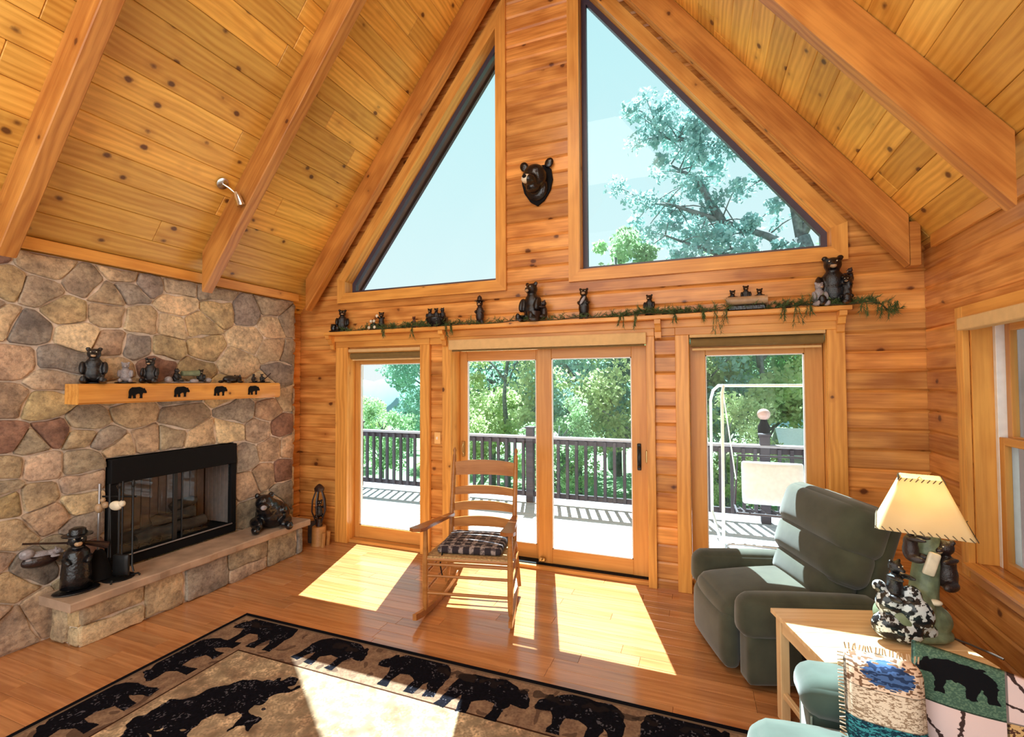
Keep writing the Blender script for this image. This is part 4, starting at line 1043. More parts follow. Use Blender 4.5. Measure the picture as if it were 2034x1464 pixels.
o = obj('area_rug', rg, M['rug'], None); tag(o, 'large tan lodge rug with black walking bears and a dark border', 'rug')

# ------------------------------------------------------------------ rocking chair
rc = thing('rocking_chair', 'oak ladder-back rocking chair facing the room before the sliding door', 'chair', (-1.69, -.86, 0), math.radians(12))
ch = M['chair']
def turned(pts, r, nm='post', bead=True):
    return obj(nm, MB().tube(pts, r, 12), ch, rc, .8, tint=tvar(.08, .03))
for sg in (-1, 1):
    # rocker: curved plank
    pr = []; n = 14
    for i in range(n+1):
        y_ = -.42+.84*i/n; zc = .0+.22*((y_-.0)/.62)**2*.55; pr.append((y_, zc))
    top = [(y_, z_+.045) for y_, z_ in pr][::-1]; x = sg*.325
    pm = MB().prism(pr+top, 'x', x-.014, x+.014); pm.v = [(a+sg*(.012-(b+.26)*.09), b, c) for a, b, c in pm.v]; obj('rocker', pm, ch, rc, .5, tint=tvar(.08, .03))
    fx = sg*.325
    P0 = [(fx, -.26, .06), (fx, -.26, .10), (fx, -.26, .2), (fx, -.26, .44), (fx, -.26, .55), (fx, -.26, .69)]
    turned(P0, [.014, .019, .022, .022, .018, .015], 'front_leg')
    bx = sg*.275
    P1 = [(sg*.315, .25, .07), (sg*.295, .25, .25), (bx, .24, .44), (bx, .275, .70), (bx, .33, 1.0), (bx, .355, 1.13), (bx, .358, 1.15), (bx, .362, 1.175), (bx, .365, 1.20)]
    turned(P1, [.016, .021, .022, .021, .019, .016, .010, .017, .006], 'back_post')
    # arm
    arm = [(-.06, -.40), (-.02, -.43), (.035, -.42), (.05, -.38), (.035, -.20), (.03, .05), (.025, .28), (-.02, .28), (-.03, .05), (-.045, -.2)]
    pm = MB().prism([(fx+a-sg*(b+.26)*.09, b) for a, b in arm], 'z', .69, .715); pm.v = [(a, b, c-(b+.40)*.10) for a, b, c in pm.v]
    o = obj('arm', pm, ch, rc, .5, tint=(.75, .6, .55)); 
    for zz in (.20, .33): turned([(fx, -.26, zz), (sg*.30, .25, zz+.02)], .010, 'side_rung')
    turned([(sg*.325, -.26, .44), (sg*.28, .24, .44)], .014, 'seat_rail')
for zz in (.19, .32, .405): turned([(-.325, -.26, zz), (.325, -.26, zz)], .011, 'front_rung')
for zz in (.22, .36): turned([(-.30, .25, zz), (.30, .25, zz)], .010, 'back_rung')
turned([(-.325, -.26, .445), (.325, -.26, .445)], .015, 'seat_rail'); turned([(-.28, .24, .445), (.28, .24, .445)], .014, 'seat_rail')
mb = MB(); mb.prism([(-.325, -.27), (.325, -.27), (.275, .25), (-.275, .25)], 'z', .445, .468); obj('seat', mb, M['rush'], rc, label='woven rush seat')
for zc, hh in ((.57, .075), (.70, .065), (.83, .062), (1.02, .115)):
    V = []; F = []; n = 12
    yb_ = .245+(zc-.44)*.155
    for i in range(n+1):
        u = -1+2*i/n; x = u*.262; b = .035*(1-u*u); arch = (.018*(1-u*u))
        for (dy, dz) in ((-.007, -hh/2+arch*.3), (.007, -hh/2+arch*.3), (.007, hh/2+arch), (-.007, hh/2+arch)): V.append((x, yb_+b+dy, zc+dz))
    for i in range(n):
        for k in range(4): F.append((i*4+k, i*4+(k+1) % 4, (i+1)*4+(k+1) % 4, (i+1)*4+k))
    F.append((0, 1, 2, 3)); F.append((n*4+3, n*4+2, n*4+1, n*4))
    obj('back_slat', MB().add(V, F), ch, rc, .6, tint=tvar(.08, .03))
def plaid():
    m = NT('plaid_cushion'); v = m.coords(offset=False); s = m.sep(v)
    wx = m.math('GREATER_THAN', m.math('SINE', m.math('MULTIPLY', s[0], 75.0)), .25); wy = m.math('GREATER_THAN', m.math('SINE', m.math('MULTIPLY', s[1], 95.0)), .3)
    n = m.N('TexNoise', i_Vector=v, i_Scale=34.0, i_Detail=3.0)
    c = m.mix(wx, (.02, .015, .02, 1), (.30, .24, .22, 1)); c = m.mix(m.math('MULTIPLY', wy, .6), c, (.42, .36, .34, 1)); c = m.mix(m.ramp(n.outputs[0], [(.45, (0, 0, 0)), (.55, (.8, .8, .8))]), c, (.02, .012, .018, 1))
    m.L(c, m.b.inputs['Base Color']); setp(m.b, Roughness=.9); return m.m
M['plaid'] = plaid()
t = thing('chair_cushion', 'dark plaid seat cushion tied onto the rocking chair', 'cushion', (-1.69, -.86, .469), math.radians(12))
obj('pad', MB().soft((0, -.0, .03), (.50, .44, .05), .022, (0, 0, .012), 10), M['plaid'], t, True)
obj('tie', MB().tube([(-.20, -.235, .02), (-.21, -.262, -.06), (-.19, -.262, -.16)], .005, 6).tube([(.22, .215, .02), (.24, .225, -.03)], .005, 6), M['black'], t)

# ------------------------------------------------------------------ recliner
re_ = thing('recliner', 'dark olive green velvet recliner chair standing in the right corner', 'armchair', (.475, -.755, 0), math.radians(-70))
ve = M['velvet']
def sb(nm, c, size, r, bulge=(0, 0, 0), rot=(0, 0, 0), mat=None, parent=re_, n=12, label=None):
    """soft box given in the thing's frame"""
    o = obj(nm, MB().soft((0, 0, 0), size, r, bulge, n), mat or ve, parent, True, label=label); o.location = c; o.rotation_euler = rot; return o
sb('base', (0, .02, .17), (.62, .72, .24), .03)
sb('footrest', (0, -.43, .205), (.545, .10, .33), .045, (0, .02, 0))
sb('seat_cushion', (0, -.13, .375), (.55, .66, .17), .07, (0, .02, .035), (math.radians(4), 0, 0))
for sg in (-1, 1):
    a = sb('arm', (sg*.365, -.04, .41), (.165, .80, .245), .07, (.004, .012, .012), (math.radians(-1.5), 0, 0))
    b = sb('arm_panel', (sg*.36, -.02, .19), (.135, .78, .30), .03, (.004, 0, 0))
tl = math.radians(-19)
def backpos(s, off=0): return (0, .17+math.sin(-tl)*s+off*math.cos(tl), .42+math.cos(tl)*s+off*math.sin(-tl)*-1)
for s, hh, ww, th in ((.09, .20, .62, .22), (.27, .23, .72, .25), (.485, .28, .75, .28)):
    sb('back_bolster', backpos(s), (ww, th, hh+.03), .085, (.01, .03, .01), (tl, 0, 0), n=14)
sb('back_shell', (0, .40, .66), (.72, .10, .70), .04, (0, .01, 0), (tl, 0, 0))
obj('lever', MB().tube([(.455, -.12, .22), (.475, -.12, .22), (.478, -.16, .32)], .010, 8), M['iron'], re_)

# ------------------------------------------------------------------ end table
ta = math.radians(17.7); ex = Vector((math.cos(ta), math.sin(ta), 0)); ey = Vector((-math.sin(ta), math.cos(ta), 0))
A0 = Vector((.334, -1.424, 0)); cc = A0+ex*.357-ey*.252
tb = thing('end_table', 'light pine end table between the recliner and sofa, holding the lamp', 'table', cc, ta)
mb = MB(); 
for k in range(4):
    y0 = -.252+k*.126; o = obj('top_board', MB().cbox(-.357, .357, y0, y0+.1255, .535, .56, .002), M['table'], tb, tint=tvar(.06, .03))
for sx in (-1, 1):
    for sy in (-1, 1): 
        o = obj('leg', MB().cbox(-.535/2, .535/2, -.024, .024, -.024, .024, .004), M['table'], tb, tint=tvar(.05)); o.matrix_local = frameM((sx*.315, sy*.21, .2675), (0, 0, 1), (0, 1, 0), (-1, 0, 0))
for sy in (-1, 1): obj('apron', MB().cbox(-.29, .29, sy*.215-.010, sy*.215+.010, .455, .535, .003), M['table'], tb)
for sx in (-1, 1): o = obj('apron', MB().cbox(-.185, .185, -.010, .010, .455, .535, .003), M['table'], tb); o.rotation_euler = (0, 0, PI/2); o.location = (sx*.32, 0, 0)
obj('stretcher', MB().cbox(-.29, .29, -.03, .03, .12, .14, .003), M['table'], tb); 
for sx in (-1, 1): o = obj('stretcher', MB().cbox(-.19, .19, -.012, .012, .12, .15, .003), M['table'], tb); o.rotation_euler = (0, 0, PI/2); o.location = (sx*.315, 0, 0)

# ------------------------------------------------------------------ lamp
LX, LY, LZ = .925, -1.50, .561
lp = thing('table_lamp', 'table lamp with bears climbing a mossy stump under a laced parchment shade', 'lamp', (LX, LY, LZ))
def LP(a, z, t=0): return (a*.93-.3*t, a*.36-.95*t, z)      # a = sideways, t = towards the room
me = blob_mesh('lamp_rock', [(LP(0, .03), (.165, .12, .035)), (LP(-.06, .10, .02), (.105, .09, .08)), (LP(.06, .09, .02), (.11, .09, .08)), (LP(0, .16, .03), (.09, .08, .07)), ('t', [LP(.05, .05), LP(.06, .2), LP(.08, .34), LP(.09, .47), LP(.085, .53)], [.08, .06, .055, .048, .04])], .010, 3); me.materials.append(M['greenresin'])
link('stump_base', me, None, lp)
bear_part(lp, 'climb', LP(-.075, .155, .05), .6, .22, 'resin', name='bear'); bear_part(lp, 'climb', LP(.17, .20, .045), -.9, .27, 'resin2', name='bear'); bear_part(lp, 'climb', LP(.005, .335, .03), 1.0, .21, 'resin2', name='bear')
gm = plain('glazed_speckle', (.42, .48, .52), .12, noise=.2, nscale=45)
def speckle():
    m = NT('white_black_glaze'); n = m.N('TexNoise', i_Vector=m.coords(), i_Scale=38.0, i_Detail=2.0); c = m.ramp(n.outputs[0], [(.50, (.015, .017, .02)), (.54, (.60, .66, .70))]); m.L(c, m.b.inputs['Base Color']); setp(m.b, Roughness=.15); return m.m
me = blob_mesh('lamp_glaze', [(LP(-.11, .07, .06), (.07, .05, .06)), (LP(-.04, .05, .10), (.08, .04, .045)), (LP(.02, .13, .10), (.075, .045, .08)), (LP(-.10, .17, .05), (.06, .04, .06)), (LP(.05, .06, .09), (.06, .04, .05)), (LP(-.15, .24, .02), (.03, .025, .03)), (LP(.0, .21, .075), (.045, .03, .05))], .008, 3); me.materials.append(speckle())
g_o = link('glazed_rocks', me, None, lp); g_o['label'] = 'white and black speckled glazed rocks'
o = obj('honeycomb', MB().soft((0, 0, 0), (.05, .02, .11), .010, (0, 0, 0), 6), M['cream'], lp, True, label='cream honeycomb plaque'); o.location = LP(.10, .36, .085); o.rotation_euler = (0, .3, .1)
obj('leaf', MB().ell(LP(.11, .185, .09), (.03, .02, .014)), M['cream'], lp, True)
obj('socket', MB().tube([(.08, .035, .50), (.07, .055, .60)], .014, 10), M['brass'], lp, .8)
obj('harp', MB().tube([(.065, .055, .56), (.065-.04, .055, .62), (.065-.035, .055, .70), (.065, .055, .745), (.065+.035, .055, .70), (.065+.04, .055, .62), (.065, .055, .56)], .003, 6), M['brass'], lp)
sc_ = Vector((.07, .06, 0)); sr = math.radians(-16); zb0, zt0 = .505, .745; hb, ht = .178, .078
def sq(h, z, k=0, n=5):
    # rounded square ring
    out = []
    for c4 in range(4):
        a0 = c4*PI/2+PI/4; r = h*.13
        cx, cy = (h-r)*(1 if c4 in (0, 3) else -1), (h-r)*(1 if c4 in (0, 1) else -1)
        for i in range(n): a = c4*PI/2+PI/2*i/(n-1); out.append((cx+r*math.cos(a), cy+r*math.sin(a)))
    R = Matrix.Rotation(sr, 2); return [Vector(((R@Vector(p)).x+sc_.x, (R@Vector(p)).y+sc_.y, z)) for p in out]
V = []; F = []; lv = 8
for i in range(lv+1):
    q = i/lv; V += sq(hb+(ht-hb)*q, zb0+(zt0-zb0)*q)
m_ = 20
for i in range(lv):
    for k in range(m_): F.append((i*m_+k, i*m_+(k+1) % m_, (i+1)*m_+(k+1) % m_, (i+1)*m_+k))
k0 = len(V)
for i in range(lv+1):
    q = i/lv; V += sq(hb-.003+(ht-hb)*q, zb0+(zt0-zb0)*q)
for i in range(lv):
    for k in range(m_): F.append((k0+i*m_+k, k0+(i+1)*m_+k, k0+(i+1)*m_+(k+1) % m_, k0+i*m_+(k+1) % m_))
for i in (0, lv):
    for k in range(m_): a, b = i*m_+k, i*m_+(k+1) % m_; F.append((a, b, k0+b, k0+a))
sh_ = obj('shade', MB().add(V, F), M['lampshade'], lp, .5, label='cream parchment shade')
mb = MB()
for (h, z, dz, n) in ((hb, zb0, .016, 13), (ht, zt0, -.014, 8)):
    R = Matrix.Rotation(sr, 2)
    for s4 in range(4):
        for k in range(n):
            u = -h*.94+2*h*.94*k/(n-1); u2_ = u+h*.94/(n-1)*1.1
            pts = []
            for (uu, zz, oo) in ((u, z, .003), (u2_, z+dz, .003)):
                hh = h+(ht-hb)*((zz-z)/(zt0-zb0)); p = Vector((uu, hh+oo)); p = Matrix.Rotation(s4*PI/2, 2)@p; p = R@p; pts.append((p.x+sc_.x, p.y+sc_.y, zz))
            mb.tube(pts, .0022, 5)
o = obj('lacing', mb, M['lace'], sh_); o['kind'] = 'stuff'
bl = D.lights.new('bulb_light', 'POINT'); bl.energy = 2.6; bl.color = (1, .80, .45); bl.shadow_soft_size = .03; bo = D.objects.new('bulb_light', bl); COL.objects.link(bo); bo.parent = lp; bo.location = (.066, .056, .66)
obj('cord', MB().tube([(.06, .05, .012), (.14, .04, .006), (.21, -.02, .006), (.262, -.085, .006), (.285, -.115, .004)], .0045, 6), M['cord'], lp, .8, label='brown electric cord')

# ------------------------------------------------------------------ sofa and patchwork
sf = thing('sofa', 'olive velvet sofa in sunlit teal tint, with an arm, lower right beside the end table', 'sofa', (.345, -1.965, 0), math.radians(2))
v2 = M['velvet_sunlit']
def ss(nm, c, size, r, bulge=(0, 0, 0), rot=(0, 0, 0), mat=None, n=12): 
    o = obj(nm, MB().soft((0, 0, 0), size, r, bulge, n), mat or v2, sf, True); o.location = c; o.rotation_euler = rot; return o
# local: +X towards the wall, -Y towards the viewer
ss('base', (.48, -.95, .17), (.88, 1.88, .24), .03)
ss('arm_panel', (.45, -.105, .26), (.84, .19, .48), .03)
ss('arm', (.44, -.115, .535), (.88, .235, .15), .07, (.0, .006, .012))
ss('arm', (.44, -1.79, .535), (.88, .235, .15), .07, (.0, .006, .012)); ss('arm_panel', (.45, -1.79, .26), (.84, .19, .48), .03)
for k in range(2): ss('seat_cushion', (.245, -.565-k*.70, .385), (.89, .69, .19), .085, (.02, .01, .03))
ss('seat_front', (-.12+.0, -.95, .20), (.14, 1.40, .26), .05)
for k in range(2): ss('back_cushion', (.84, -.56-k*.70, .64), (.27, .70, .44), .10, (.03, .01, .03), (0, math.radians(12), 0))
ss('back_frame', (.99, -.95, .47), (.20, 1.86, .74), .07)
for yv in (-.012, -.198): obj('piping', MB().tube([(.036, yv, .06), (.034, yv, .25), (.034, yv, .47)], .004, 6), M['piping'], sf, .8, label='pale piping')
# patchwork image, 4 x 3 tiles
ph, pw_ = 480, 640; P_ = np.zeros((ph, pw_, 3)); qn = vnoise(ph, pw_, 7); qn2 = vnoise(ph, pw_, 2.5); qn3 = vnoise(ph, pw_, 22)
yy_, xx_ = np.mgrid[0:ph, 0:pw_]; tx_ = xx_//160; ty_ = yy_//160; U = (xx_ % 160)/160.; Vv = (yy_ % 160)/160.
def tile(i, j, fn):
    k = (tx_ == i) & (ty_ == j); P_[k] = fn(U[k], Vv[k], qn[k], qn2[k], qn3[k])
def speck(a, b, th=.55): return lambda u, v, n, m, q: np.where((n*.5+m*.5 > th)[:, None], b, a)
def fishy(u, v, n, m, q):
    c = np.where((n > .62)[:, None], srgb(120, 90, 70), srgb(226, 200, 176)); k = ((u-.5)/.30)**2+((v-.5)/.36)**2+(n-.5)*.9 < 1; s = np.sin(v*30+n*5)
    c = np.where(k[:, None], np.where((s > 0)[:, None], srgb(70, 100, 150), srgb(38, 56, 90)), c); return c
def bearish(u, v, n, m, q):
    c = np.where((m > .6)[:, None], srgb(90, 116, 96), srgb(66, 92, 78)); k = pip(BEAR, (u-.05)/.9+(n-.5)*.04, (v-.22)/.95+(n-.5)*.05); return np.where(k[:, None], srgb(12, 12, 16), c)
def twigs(u, v, n, m, q):
    c = np.tile(srgb(214, 190, 188), (len(u), 1)); k = np.zeros(len(u), bool)
    for a in (.3, .9, 1.5, 2.1, 2.7): d = np.abs((u-.5)*math.sin(a)-(v-.1)*math.cos(a)+(n-.5)*.05); k |= (d < .022) & (v > .1)
    return np.where(k[:, None], srgb(62, 46, 44), c)
cream, brown, teal, rust_ = speck(srgb(224, 206, 184), srgb(150, 126, 104), .56), speck(srgb(110, 78, 58), srgb(60, 38, 30)), speck(srgb(62, 140, 148), srgb(24, 50, 66), .5), speck(srgb(196, 160, 110), srgb(80, 52, 40), .55)
lay = [[teal, speck(srgb(96, 130, 108), srgb(60, 84, 70)), rust_, teal], [cream, twigs, rust_, brown], [fishy, bearish, twigs, rust_]]
for j in range(3):
    for i in range(4): tile(i, j, lay[j][i])
sm = (np.abs(U-.0) < .02) | (np.abs(Vv) < .02); P_[sm] *= .55
def pw_mat(name, arr, axes):
    """planar mapping over the object's bounding box"""
    h, w, _ = arr.shape; im = D.images.new(name, w, h); a = np.ones((h, w, 4), np.float32); a[..., :3] = arr; im.pixels.foreach_set(a.ravel()); im.update(); im.pack()
    m = NT(name); tc = m.N('TexCoord'); s = m.sep(tc.outputs['Generated']); cb = m.N('CombineXYZ'); m.L(s[axes[0]], cb.inputs[0]); m.L(s[axes[1]], cb.inputs[1])
    tx = m.N('TexImage'); tx.image = im; tx.extension = 'REPEAT'; m.L(cb.outputs[0], tx.inputs[0]); m.L(tx.outputs[0], m.b.inputs['Base Color']); setp(m.b, Roughness=.9, Specular_IOR_Level=.15)
    m.bump(m.N('TexNoise', i_Vector=m.coords(), i_Scale=90.0).outputs[0], .2, .003); return m.m
M['quilt'] = pw_mat('patchwork_quilt', P_[:, 160:], (0, 2)); M['patch_pillow'] = pw_mat('patchwork_pillow', P_[:, :150], (0, 2))
t = thing('patchwork_pillow', 'pale patchwork throw pillow with blue fish patch propped on the sofa', 'pillow', (.59, -2.27, .485), math.radians(-8))
pl_ = obj('cover', MB().soft((0, 0, 0), (.23, .11, .31), .045, (.0, .03, .0), 12), M['patch_pillow'], t, True); pl_.location = (0, 0, .150); pl_.rotation_euler = (math.radians(-14), 0, math.radians(0))
mb = MB()
for k in range(22):
    x = -.105+.21*k/21; mb.tube([(x, 0, .152), (x+rnd.uniform(-.006, .006), rnd.uniform(-.01, .01), .175)], .0025, 5)
for k in range(24):
    z_ = -.135+.27*k/23; mb.tube([(-.113, 0, z_), (-.133, rnd.uniform(-.01, .01), z_+rnd.uniform(-.006, .006))], .0025, 5)
o = obj('fringe', mb, M['tan'], pl_); o['kind'] = 'stuff'
t = thing('patchwork_quilt', 'patchwork bear quilt draped over the sofa back cushions', 'quilt', (1.0, -2.40, .455), math.radians(-22))
V = []; F = []; nx, nz = 22, 14
for side in (0, 1):
    for i in range(nx+1):
        for j in range(nz+1):
            u = i/nx; v = j/nz; x = (u-.5)*.72; z_ = v*.40-.04-.06*u; y_ = -.03+v*.14-.02*math.sin(u*9)*.6+.012*math.sin(v*8+u*4)+side*.02
            V.append((x, y_, z_+.01*math.sin(u*7)))
g_ = (nx+1)*(nz+1)
for i in range(nx):
    for j in range(nz):
        a = i*(nz+1)+j; F.append((a, a+nz+1, a+nz+2, a+1)); F.append((g_+a, g_+a+1, g_+a+nz+2, g_+a+nz+1))
for i in range(nx):
    for j in (0, nz): a = i*(nz+1)+j; b = a+nz+1; F.append((a, b, g_+b, g_+a))
for j in range(nz):
    for i in (0, nx): a = i*(nz+1)+j; b = a+1; F.append((a, b, g_+b, g_+a))
obj('quilted_cloth', MB().add(V, F), M['quilt'], t, True)

# ------------------------------------------------------------------ outside: deck, railing, swing
DZ = -.14
dk = struct('deck', 'sun-bleached grey deck boards outside the glass doors')
y = .26; k = 0
while y < 3.25:
    o = obj('deck_board', MB().cbox(-7.5, 7.5, -.068, .068, -.03, 0, .004), M['deck'], dk, tint=tvar(.08, .01)); o.location = (-2, y+.07, DZ); y += .145
obj('joists', MB().box(-9.5, 5.5, .3, .4, DZ-.35, DZ-.031).box(-9.5, 5.5, 3.0, 3.1, DZ-.35, DZ-.031), M['rail'], dk)
dr = thing('deck_railing', 'dark stained wooden deck railing with balusters running along the far deck edge', 'railing', (0, 2.95, DZ))
R_ = 1.05
o = obj('top_rail', MB().cbox(-5.6, 5.6, -.07, .07, R_-.035, R_, .006), plain('rail_cap', (.36, .33, .36), .6), dr, label='paler top rail'); o.location = (-3.2, 0, 0)
obj('upper_rail', MB().cbox(-8.8, 2.4, -.02, .02, R_-.12, R_-.036, .004), M['rail'], dr); obj('lower_rail', MB().cbox(-8.8, 2.4, -.02, .02, .09, .17, .004), M['rail'], dr)
NP = (-8.7, -5.92, -2.55, .80, 2.4)
bm_ = MB().cbox(-.45, .45, -.022, .022, -.022, .022, .003).mesh('baluster'); bm_.materials.append(M['rail'])
x = -8.6
while x < 2.35:
    if min(abs(x-p) for p in NP) > .09:
        o = link('baluster', bm_, None, dr); o.matrix_local = frameM((x, -.042, .55), (0, 0, 1), (0, 1, 0), (-1, 0, 0)); o.color = (*tvar(.15), 1)
    x += .145
for p in NP: obj('newel_post', MB().cbox(p-.06, p+.06, -.06, .06, 0, 1.17, .008).cbox(p-.075, p+.075, -.075, .075, 1.17, 1.20, .006), M['rail'], dr)

sw = thing('patio_swing', 'white tubular patio swing with pale seat cushions out on the deck', 'swing', (.12, 1.9, DZ))
def tb_(nm, pts, r=.018, mat='tube_white'): return obj(nm, MB().tube(pts, r, 10), M[mat], sw, .8)
tb_('side_frame', [(.0, .35, .28), (.0, .30, 1.0), (.0, .25, 1.68), (.03, .2, 1.80), (.09, .12, 1.86), (.14, .05, 1.86)]); tb_('side_frame', [(.10, -.35, .02), (.11, -.25, .9), (.12, -.05, 1.75), (.14, .0, 1.86)])
tb_('side_brace', [(.0, .35, .28), (.08, .0, .03), (.10, -.35, .02)]); tb_('top_beam', [(.10, .05, 1.86), (1.6, .05, 1.86)])
tb_('side_frame', [(1.6, -.35, .02), (1.6, .05, 1.86), (1.6, .45, .02)])
tb_('base_tube', [(.10, -.30, .03), (.16, -.32, .09), (.3, -.32, .10), (1.6, -.32, .10)], .014, 'irongrey'); tb_('base_tube', [(.10, -.35, .02), (1.6, -.35, .02)], .014, 'irongrey')
tb_('seat_frame', [(.25, -.35, .45), (.25, .15, .42), (.30, .30, 1.0), (1.35, .30, 1.0), (1.32, .15, .42), (1.32, -.35, .45)], .014, 'rail'); tb_('seat_frame', [(.25, -.35, .45), (1.32, -.35, .45)], .014, 'rail')
tb_('hanger', [(.27, .2, .72), (.13, .05, 1.84)], .008); tb_('hanger', [(1.33, .2, .72), (1.5, .05, 1.84)], .008)
mb = MB()
for k in range(9):
    a = .28+k*.115; mb.tube([(a, -.34, .45), (a+.06, -.1, .41), (a, .14, .42)], .008, 6)
obj('seat_spring', mb, M['rail'], sw, .8)
for k in range(1): o = obj('back_cushion', MB().soft((0, 0, 0), (.66, .09, .50), .035, (0, .02, 0), 8), M['cushion_white'], sw, True); o.location = (.66, .17, .70); o.rotation_euler = (math.radians(-10), 0, 0)
t = thing('garden_lantern', 'dark garden ornament with pinkish glass globe beyond the deck rail', 'lantern', (.815, 3.12, DZ))
obj('pole', MB().tube([(0, 0, 0), (0, 0, 1.1)], .02, 8), M['black'], t); obj('body', MB().lathe([(.03, 0), (.075, .05), (.08, .20), (.05, .26), (.04, .30)], 12, (0, 0, 1.08)), M['black'], t, .7); obj('globe', MB().ell((0, 0, 1.45), (.085, .085, .08)), M['pink'], t, True)
t = thing('garden_shed', 'small shed with a pale roof beyond the railing at the right', 'shed', (2.3, 9.0, -1.62))
obj('wall', MB().box(-.5, 2.2, -.7, .7, 0, 1.85), M['deck'], t); obj('roof', MB().prism([(-.95, 1.75), (0, 2.24), (.95, 1.75), (.95, 1.70), (0, 2.19), (-.95, 1.70)], 'x', -.6, 2.3), M['white'], t)
gr = MB(); V = []; F = []; n = 24
for i in range(n+1):
    for j in range(n+1):
        X = -60+110*i/n; Y = 3.6+86*j/n; V.append((X, Y, -1.6-.055*(Y-3.6)+.5*math.sin(X*.21)*math.sin(Y*.17)))
for i in range(n):
    for j in range(n): a = i*(n+1)+j; F.append((a, a+n+1, a+n+2, a+1))
o = obj('hillside', gr.add(V, F), M['ground'], None, True, kind='structure')
V = []; F = []
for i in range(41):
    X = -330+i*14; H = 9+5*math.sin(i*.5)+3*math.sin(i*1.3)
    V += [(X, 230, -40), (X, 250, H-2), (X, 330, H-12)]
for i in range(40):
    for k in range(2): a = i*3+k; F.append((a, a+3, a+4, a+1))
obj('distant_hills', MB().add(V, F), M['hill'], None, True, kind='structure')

# ------------------------------------------------------------------ trees
def leaves(nm, clusters, nleaf, size, mat, seed):
    r = np.random.RandomState(seed); cl = np.array(clusters); pick = r.randint(0, len(cl), nleaf); c = cl[pick, :3]; R = cl[pick, 3:4]
    d = r.normal(size=(nleaf, 3)); d /= np.linalg.norm(d, axis=1)[:, None]; rad = R*(r.rand(nleaf, 1)**.45); p = c+d*rad*np.array([1, 1, .8])
    a = r.normal(size=(nleaf, 3)); a /= np.linalg.norm(a, axis=1)[:, None]; b = np.cross(a, r.normal(size=(nleaf, 3))); b /= np.linalg.norm(b, axis=1)[:, None]
    s = size*(.6+.8*r.rand(nleaf, 1)); v = np.stack([p-a*s, p+b*s*.6, p+a*s, p-b*s*.6], 1).reshape(-1, 3)
    me = D.meshes.new(nm); me.vertices.add(len(v)); me.vertices.foreach_set('co', v.ravel().astype(np.float32)); k = nleaf
    me.loops.add(4*k); me.loops.foreach_set('vertex_index', np.arange(4*k, dtype=np.int32)); me.polygons.add(k)
    me.polygons.foreach_set('loop_start', np.arange(0, 4*k, 4, dtype=np.int32)); me.polygons.foreach_set('loop_total', np.full(k, 4, np.int32)); me.update(); me.validate(); me.materials.append(mat); return me
def crown_clusters(seed, rx, rz, z0, n, cr):
    r = random.Random(seed); out = []
    while len(out) < n:
        x, y_, z_ = r.uniform(-1, 1), r.uniform(-1, 1), r.uniform(-1, 1)
        if .25 < x*x+y_*y_+z_*z_ < 1: out.append((x*rx, y_*rx, z0+z_*rz, cr*r.uniform(.6, 1.2)))
    return out
protos = []
for k in range(4):
    cl = crown_clusters(20+k, 2.3, 3.0, 5.2, 46, .75)
    me = leaves('foliage', cl, 9500, .088, M['leaf%d' % k], k)
    tr = MB(); tr.tube([(0, 0, 0), (.05, 0, 2.5), (-.05, .1, 4.5), (.1, 0, 6.5)], [.17, .13, .09, .03], 8)
    r = random.Random(k)
    for q in r.sample(cl, 12): tr.tube([(0, 0, max(1.8, q[2]-1.4)), (q[0]*.5, q[1]*.5, q[2]-.6), (q[0], q[1], q[2])], [.06, .035, .012], 5)
    tm = tr.mesh('trunk', True); tm.materials.append(M['bark']); protos.append((me, tm))
kinds = ['mid green', 'blue green', 'bright yellow green', 'hazy pale']
def gz(Y): return -1.7-.055*(Y-3.6)
spots = [(-9.6, 12.5, .88, 1), (-8.9, 15.0, .98, 2), (-11.6, 18, .80, 0), (-7.2, 12.0, .86, 1), (-5.6, 9.5, .74, 2), (-5.2, 14.5, 1.0, 3), (-3.6, 10.5, .86, 1), (-2.2, 13.5, 1.0, 0), (-1.5, 8.6, .70, 2), (-.2, 11.5, .92, 1), (.9, 15, 1.1, 3), (1.6, 11.2, .86, 2),
         (3.4, 13.5, 1.05, 0), (5.2, 12.0, 1.0, 2), (-14.8, 14.5, .42, 2), (-16.6, 21, .50, 3), (-4.0, 19, 1.2, 3), (-9.5, 22, 1.15, 3), (2.4, 20, 1.3, 0), (-.6, 19.5, 1.25, 1), (6.5, 17, 1.1, 1), (-19.5, 26, .5, 1), (-6.3, 7.2, .42, 2), (-3.1, 6.6, .40, 0), (.5, 6.9, .42, 2), (-9.3, 8.2, .40, 0), (3.6, 7.4, .5, 2)]
posw = ['seen through the left glass panel', 'seen through the sliding door', 'seen through the right glass panel']
cnt = {}
for i, (x, y_, s, k) in enumerate(spots):
    col_ = x*4.36/(y_+4.36)
    w_ = posw[0] if col_ < -2.6 else (posw[1] if col_ < -.4 else posw[2])
    depth = 'near' if y_ < 9 else ('middle-distance' if y_ < 14 else 'far')
    key = (k, w_, depth); cnt[key] = cnt.get(key, 0)+1
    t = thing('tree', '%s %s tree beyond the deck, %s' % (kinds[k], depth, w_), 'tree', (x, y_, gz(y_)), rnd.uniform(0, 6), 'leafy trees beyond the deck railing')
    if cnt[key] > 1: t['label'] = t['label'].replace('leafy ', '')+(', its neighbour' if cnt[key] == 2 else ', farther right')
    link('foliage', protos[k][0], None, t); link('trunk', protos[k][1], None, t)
    t.scale = (s, s, s)
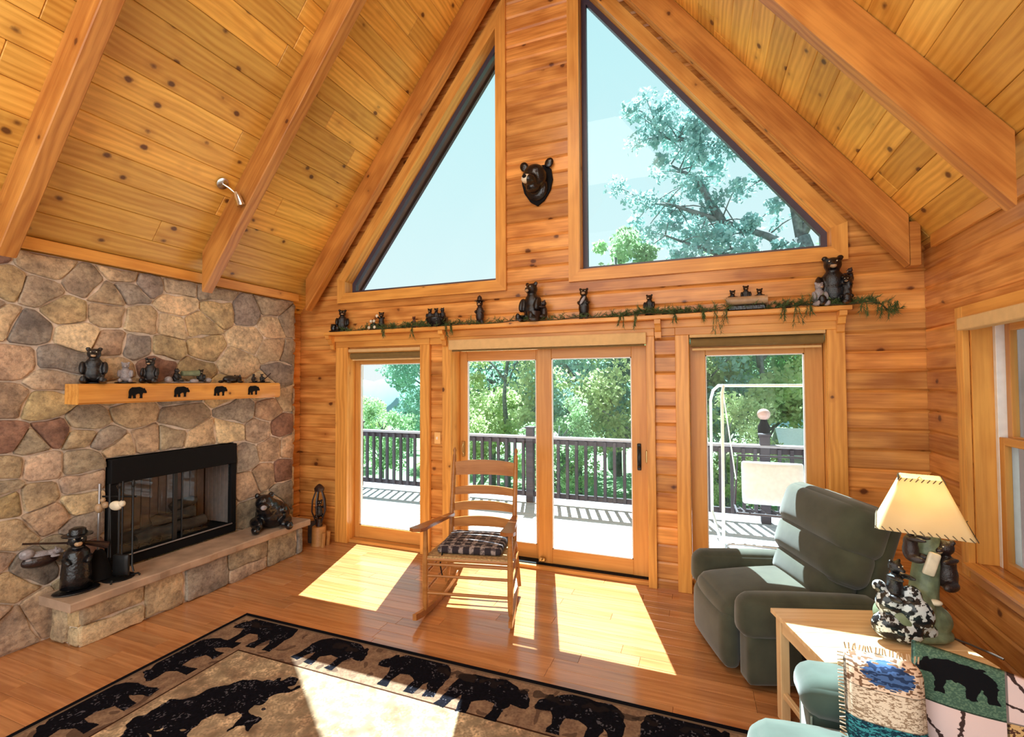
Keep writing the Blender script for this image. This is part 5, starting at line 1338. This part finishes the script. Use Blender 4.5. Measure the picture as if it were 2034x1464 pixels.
# the tall oak in the right gable window
t = thing('tall_oak', 'tall spreading tree filling the right gable window against the sky', 'tree', (4.6, 12, gz(12)))
tr = MB(); B0 = Vector((0, 0, 0)); V3 = Vector
def br(pts, r0, r1, nn=7):
    n = len(pts); tr.tube(pts, [r0+(r1-r0)*i/(n-1) for i in range(n)], nn)
br([(0, 0, 0), (-.6, 0, 4), (-1.5, 0, 7.2), (-1.75, 0, 8.2)], .42, .24, 10)
limbs = [[(-1.6, 0, 7.6), (-2.6, .2, 8.4), (-3.9, .1, 9.0), (-5.2, 0, 9.6), (-6.3, .2, 10.0)], [(-1.75, 0, 8.2), (-2.0, 0, 9.8), (-2.9, .2, 11.2), (-3.8, 0, 12.4), (-4.6, 0, 13.3)], [(-1.2, 0, 6.6), (-2.6, -.3, 7.6), (-4.1, -.2, 7.9), (-5.6, 0, 8.7)],
         [(-1.75, 0, 8.2), (-1.0, 0, 9.6), (-.4, .2, 11), (-.6, 0, 12.4)], [(-1.5, 0, 7.4), (-.4, 0, 8.4), (.8, 0, 9.2), (1.8, .3, 10)], [(-2.9, .2, 11.2), (-4.3, .1, 11.5), (-5.6, 0, 12.0), (-6.2, 0, 12.9)], [(-3.9, .1, 9.0), (-4.6, 0, 10.4), (-5.4, 0, 11.0)]]
cl = []
r = random.Random(5)
for L_ in limbs:
    br(L_, .15, .03)
    for a, b in zip(L_[1:-1], L_[2:]):
        for q in (.0, .33, .66, 1):
            p = V3(a).lerp(V3(b), q)
            for _ in range(3):
                e_ = p+V3((r.uniform(-1, 1), r.uniform(-1, 1), r.uniform(-.8, .8)))*1.0
                br([p, (p+e_)/2+V3((0, 0, .06)), e_], .03, .01, 4); cl.append((*e_, r.uniform(.26, .48)))
obj('trunk', tr, M['bark'], t, True)
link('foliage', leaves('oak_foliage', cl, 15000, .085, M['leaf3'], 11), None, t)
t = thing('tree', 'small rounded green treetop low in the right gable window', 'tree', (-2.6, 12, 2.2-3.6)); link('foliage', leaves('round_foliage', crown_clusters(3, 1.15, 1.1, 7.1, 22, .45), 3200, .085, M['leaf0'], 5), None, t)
obj('trunk', MB().tube([(0, 0, 0), (0, 0, 7.4)], [.14, .05], 8), M['bark'], t, True)
t = thing('tree', 'sparse twig tip of a tree at lower corner of the left gable window', 'tree', (-14.7, 13, -4)); link('foliage', leaves('tip_foliage', [(0, 0, 9.9, .35), (.2, 0, 10.3, .3), (-.3, 0, 9.3, .45), (-.2, 0, 8.4, .8), (0, 0, 7.6, .9), (-.8, 0, 8.6, .6)], 1500, .09, M['leaf1'], 6), None, t)
obj('trunk', MB().tube([(0, 0, 0), (0, 0, 8.0), (.1, 0, 10.2)], [.15, .06, .01], 8), M['bark'], t, True)
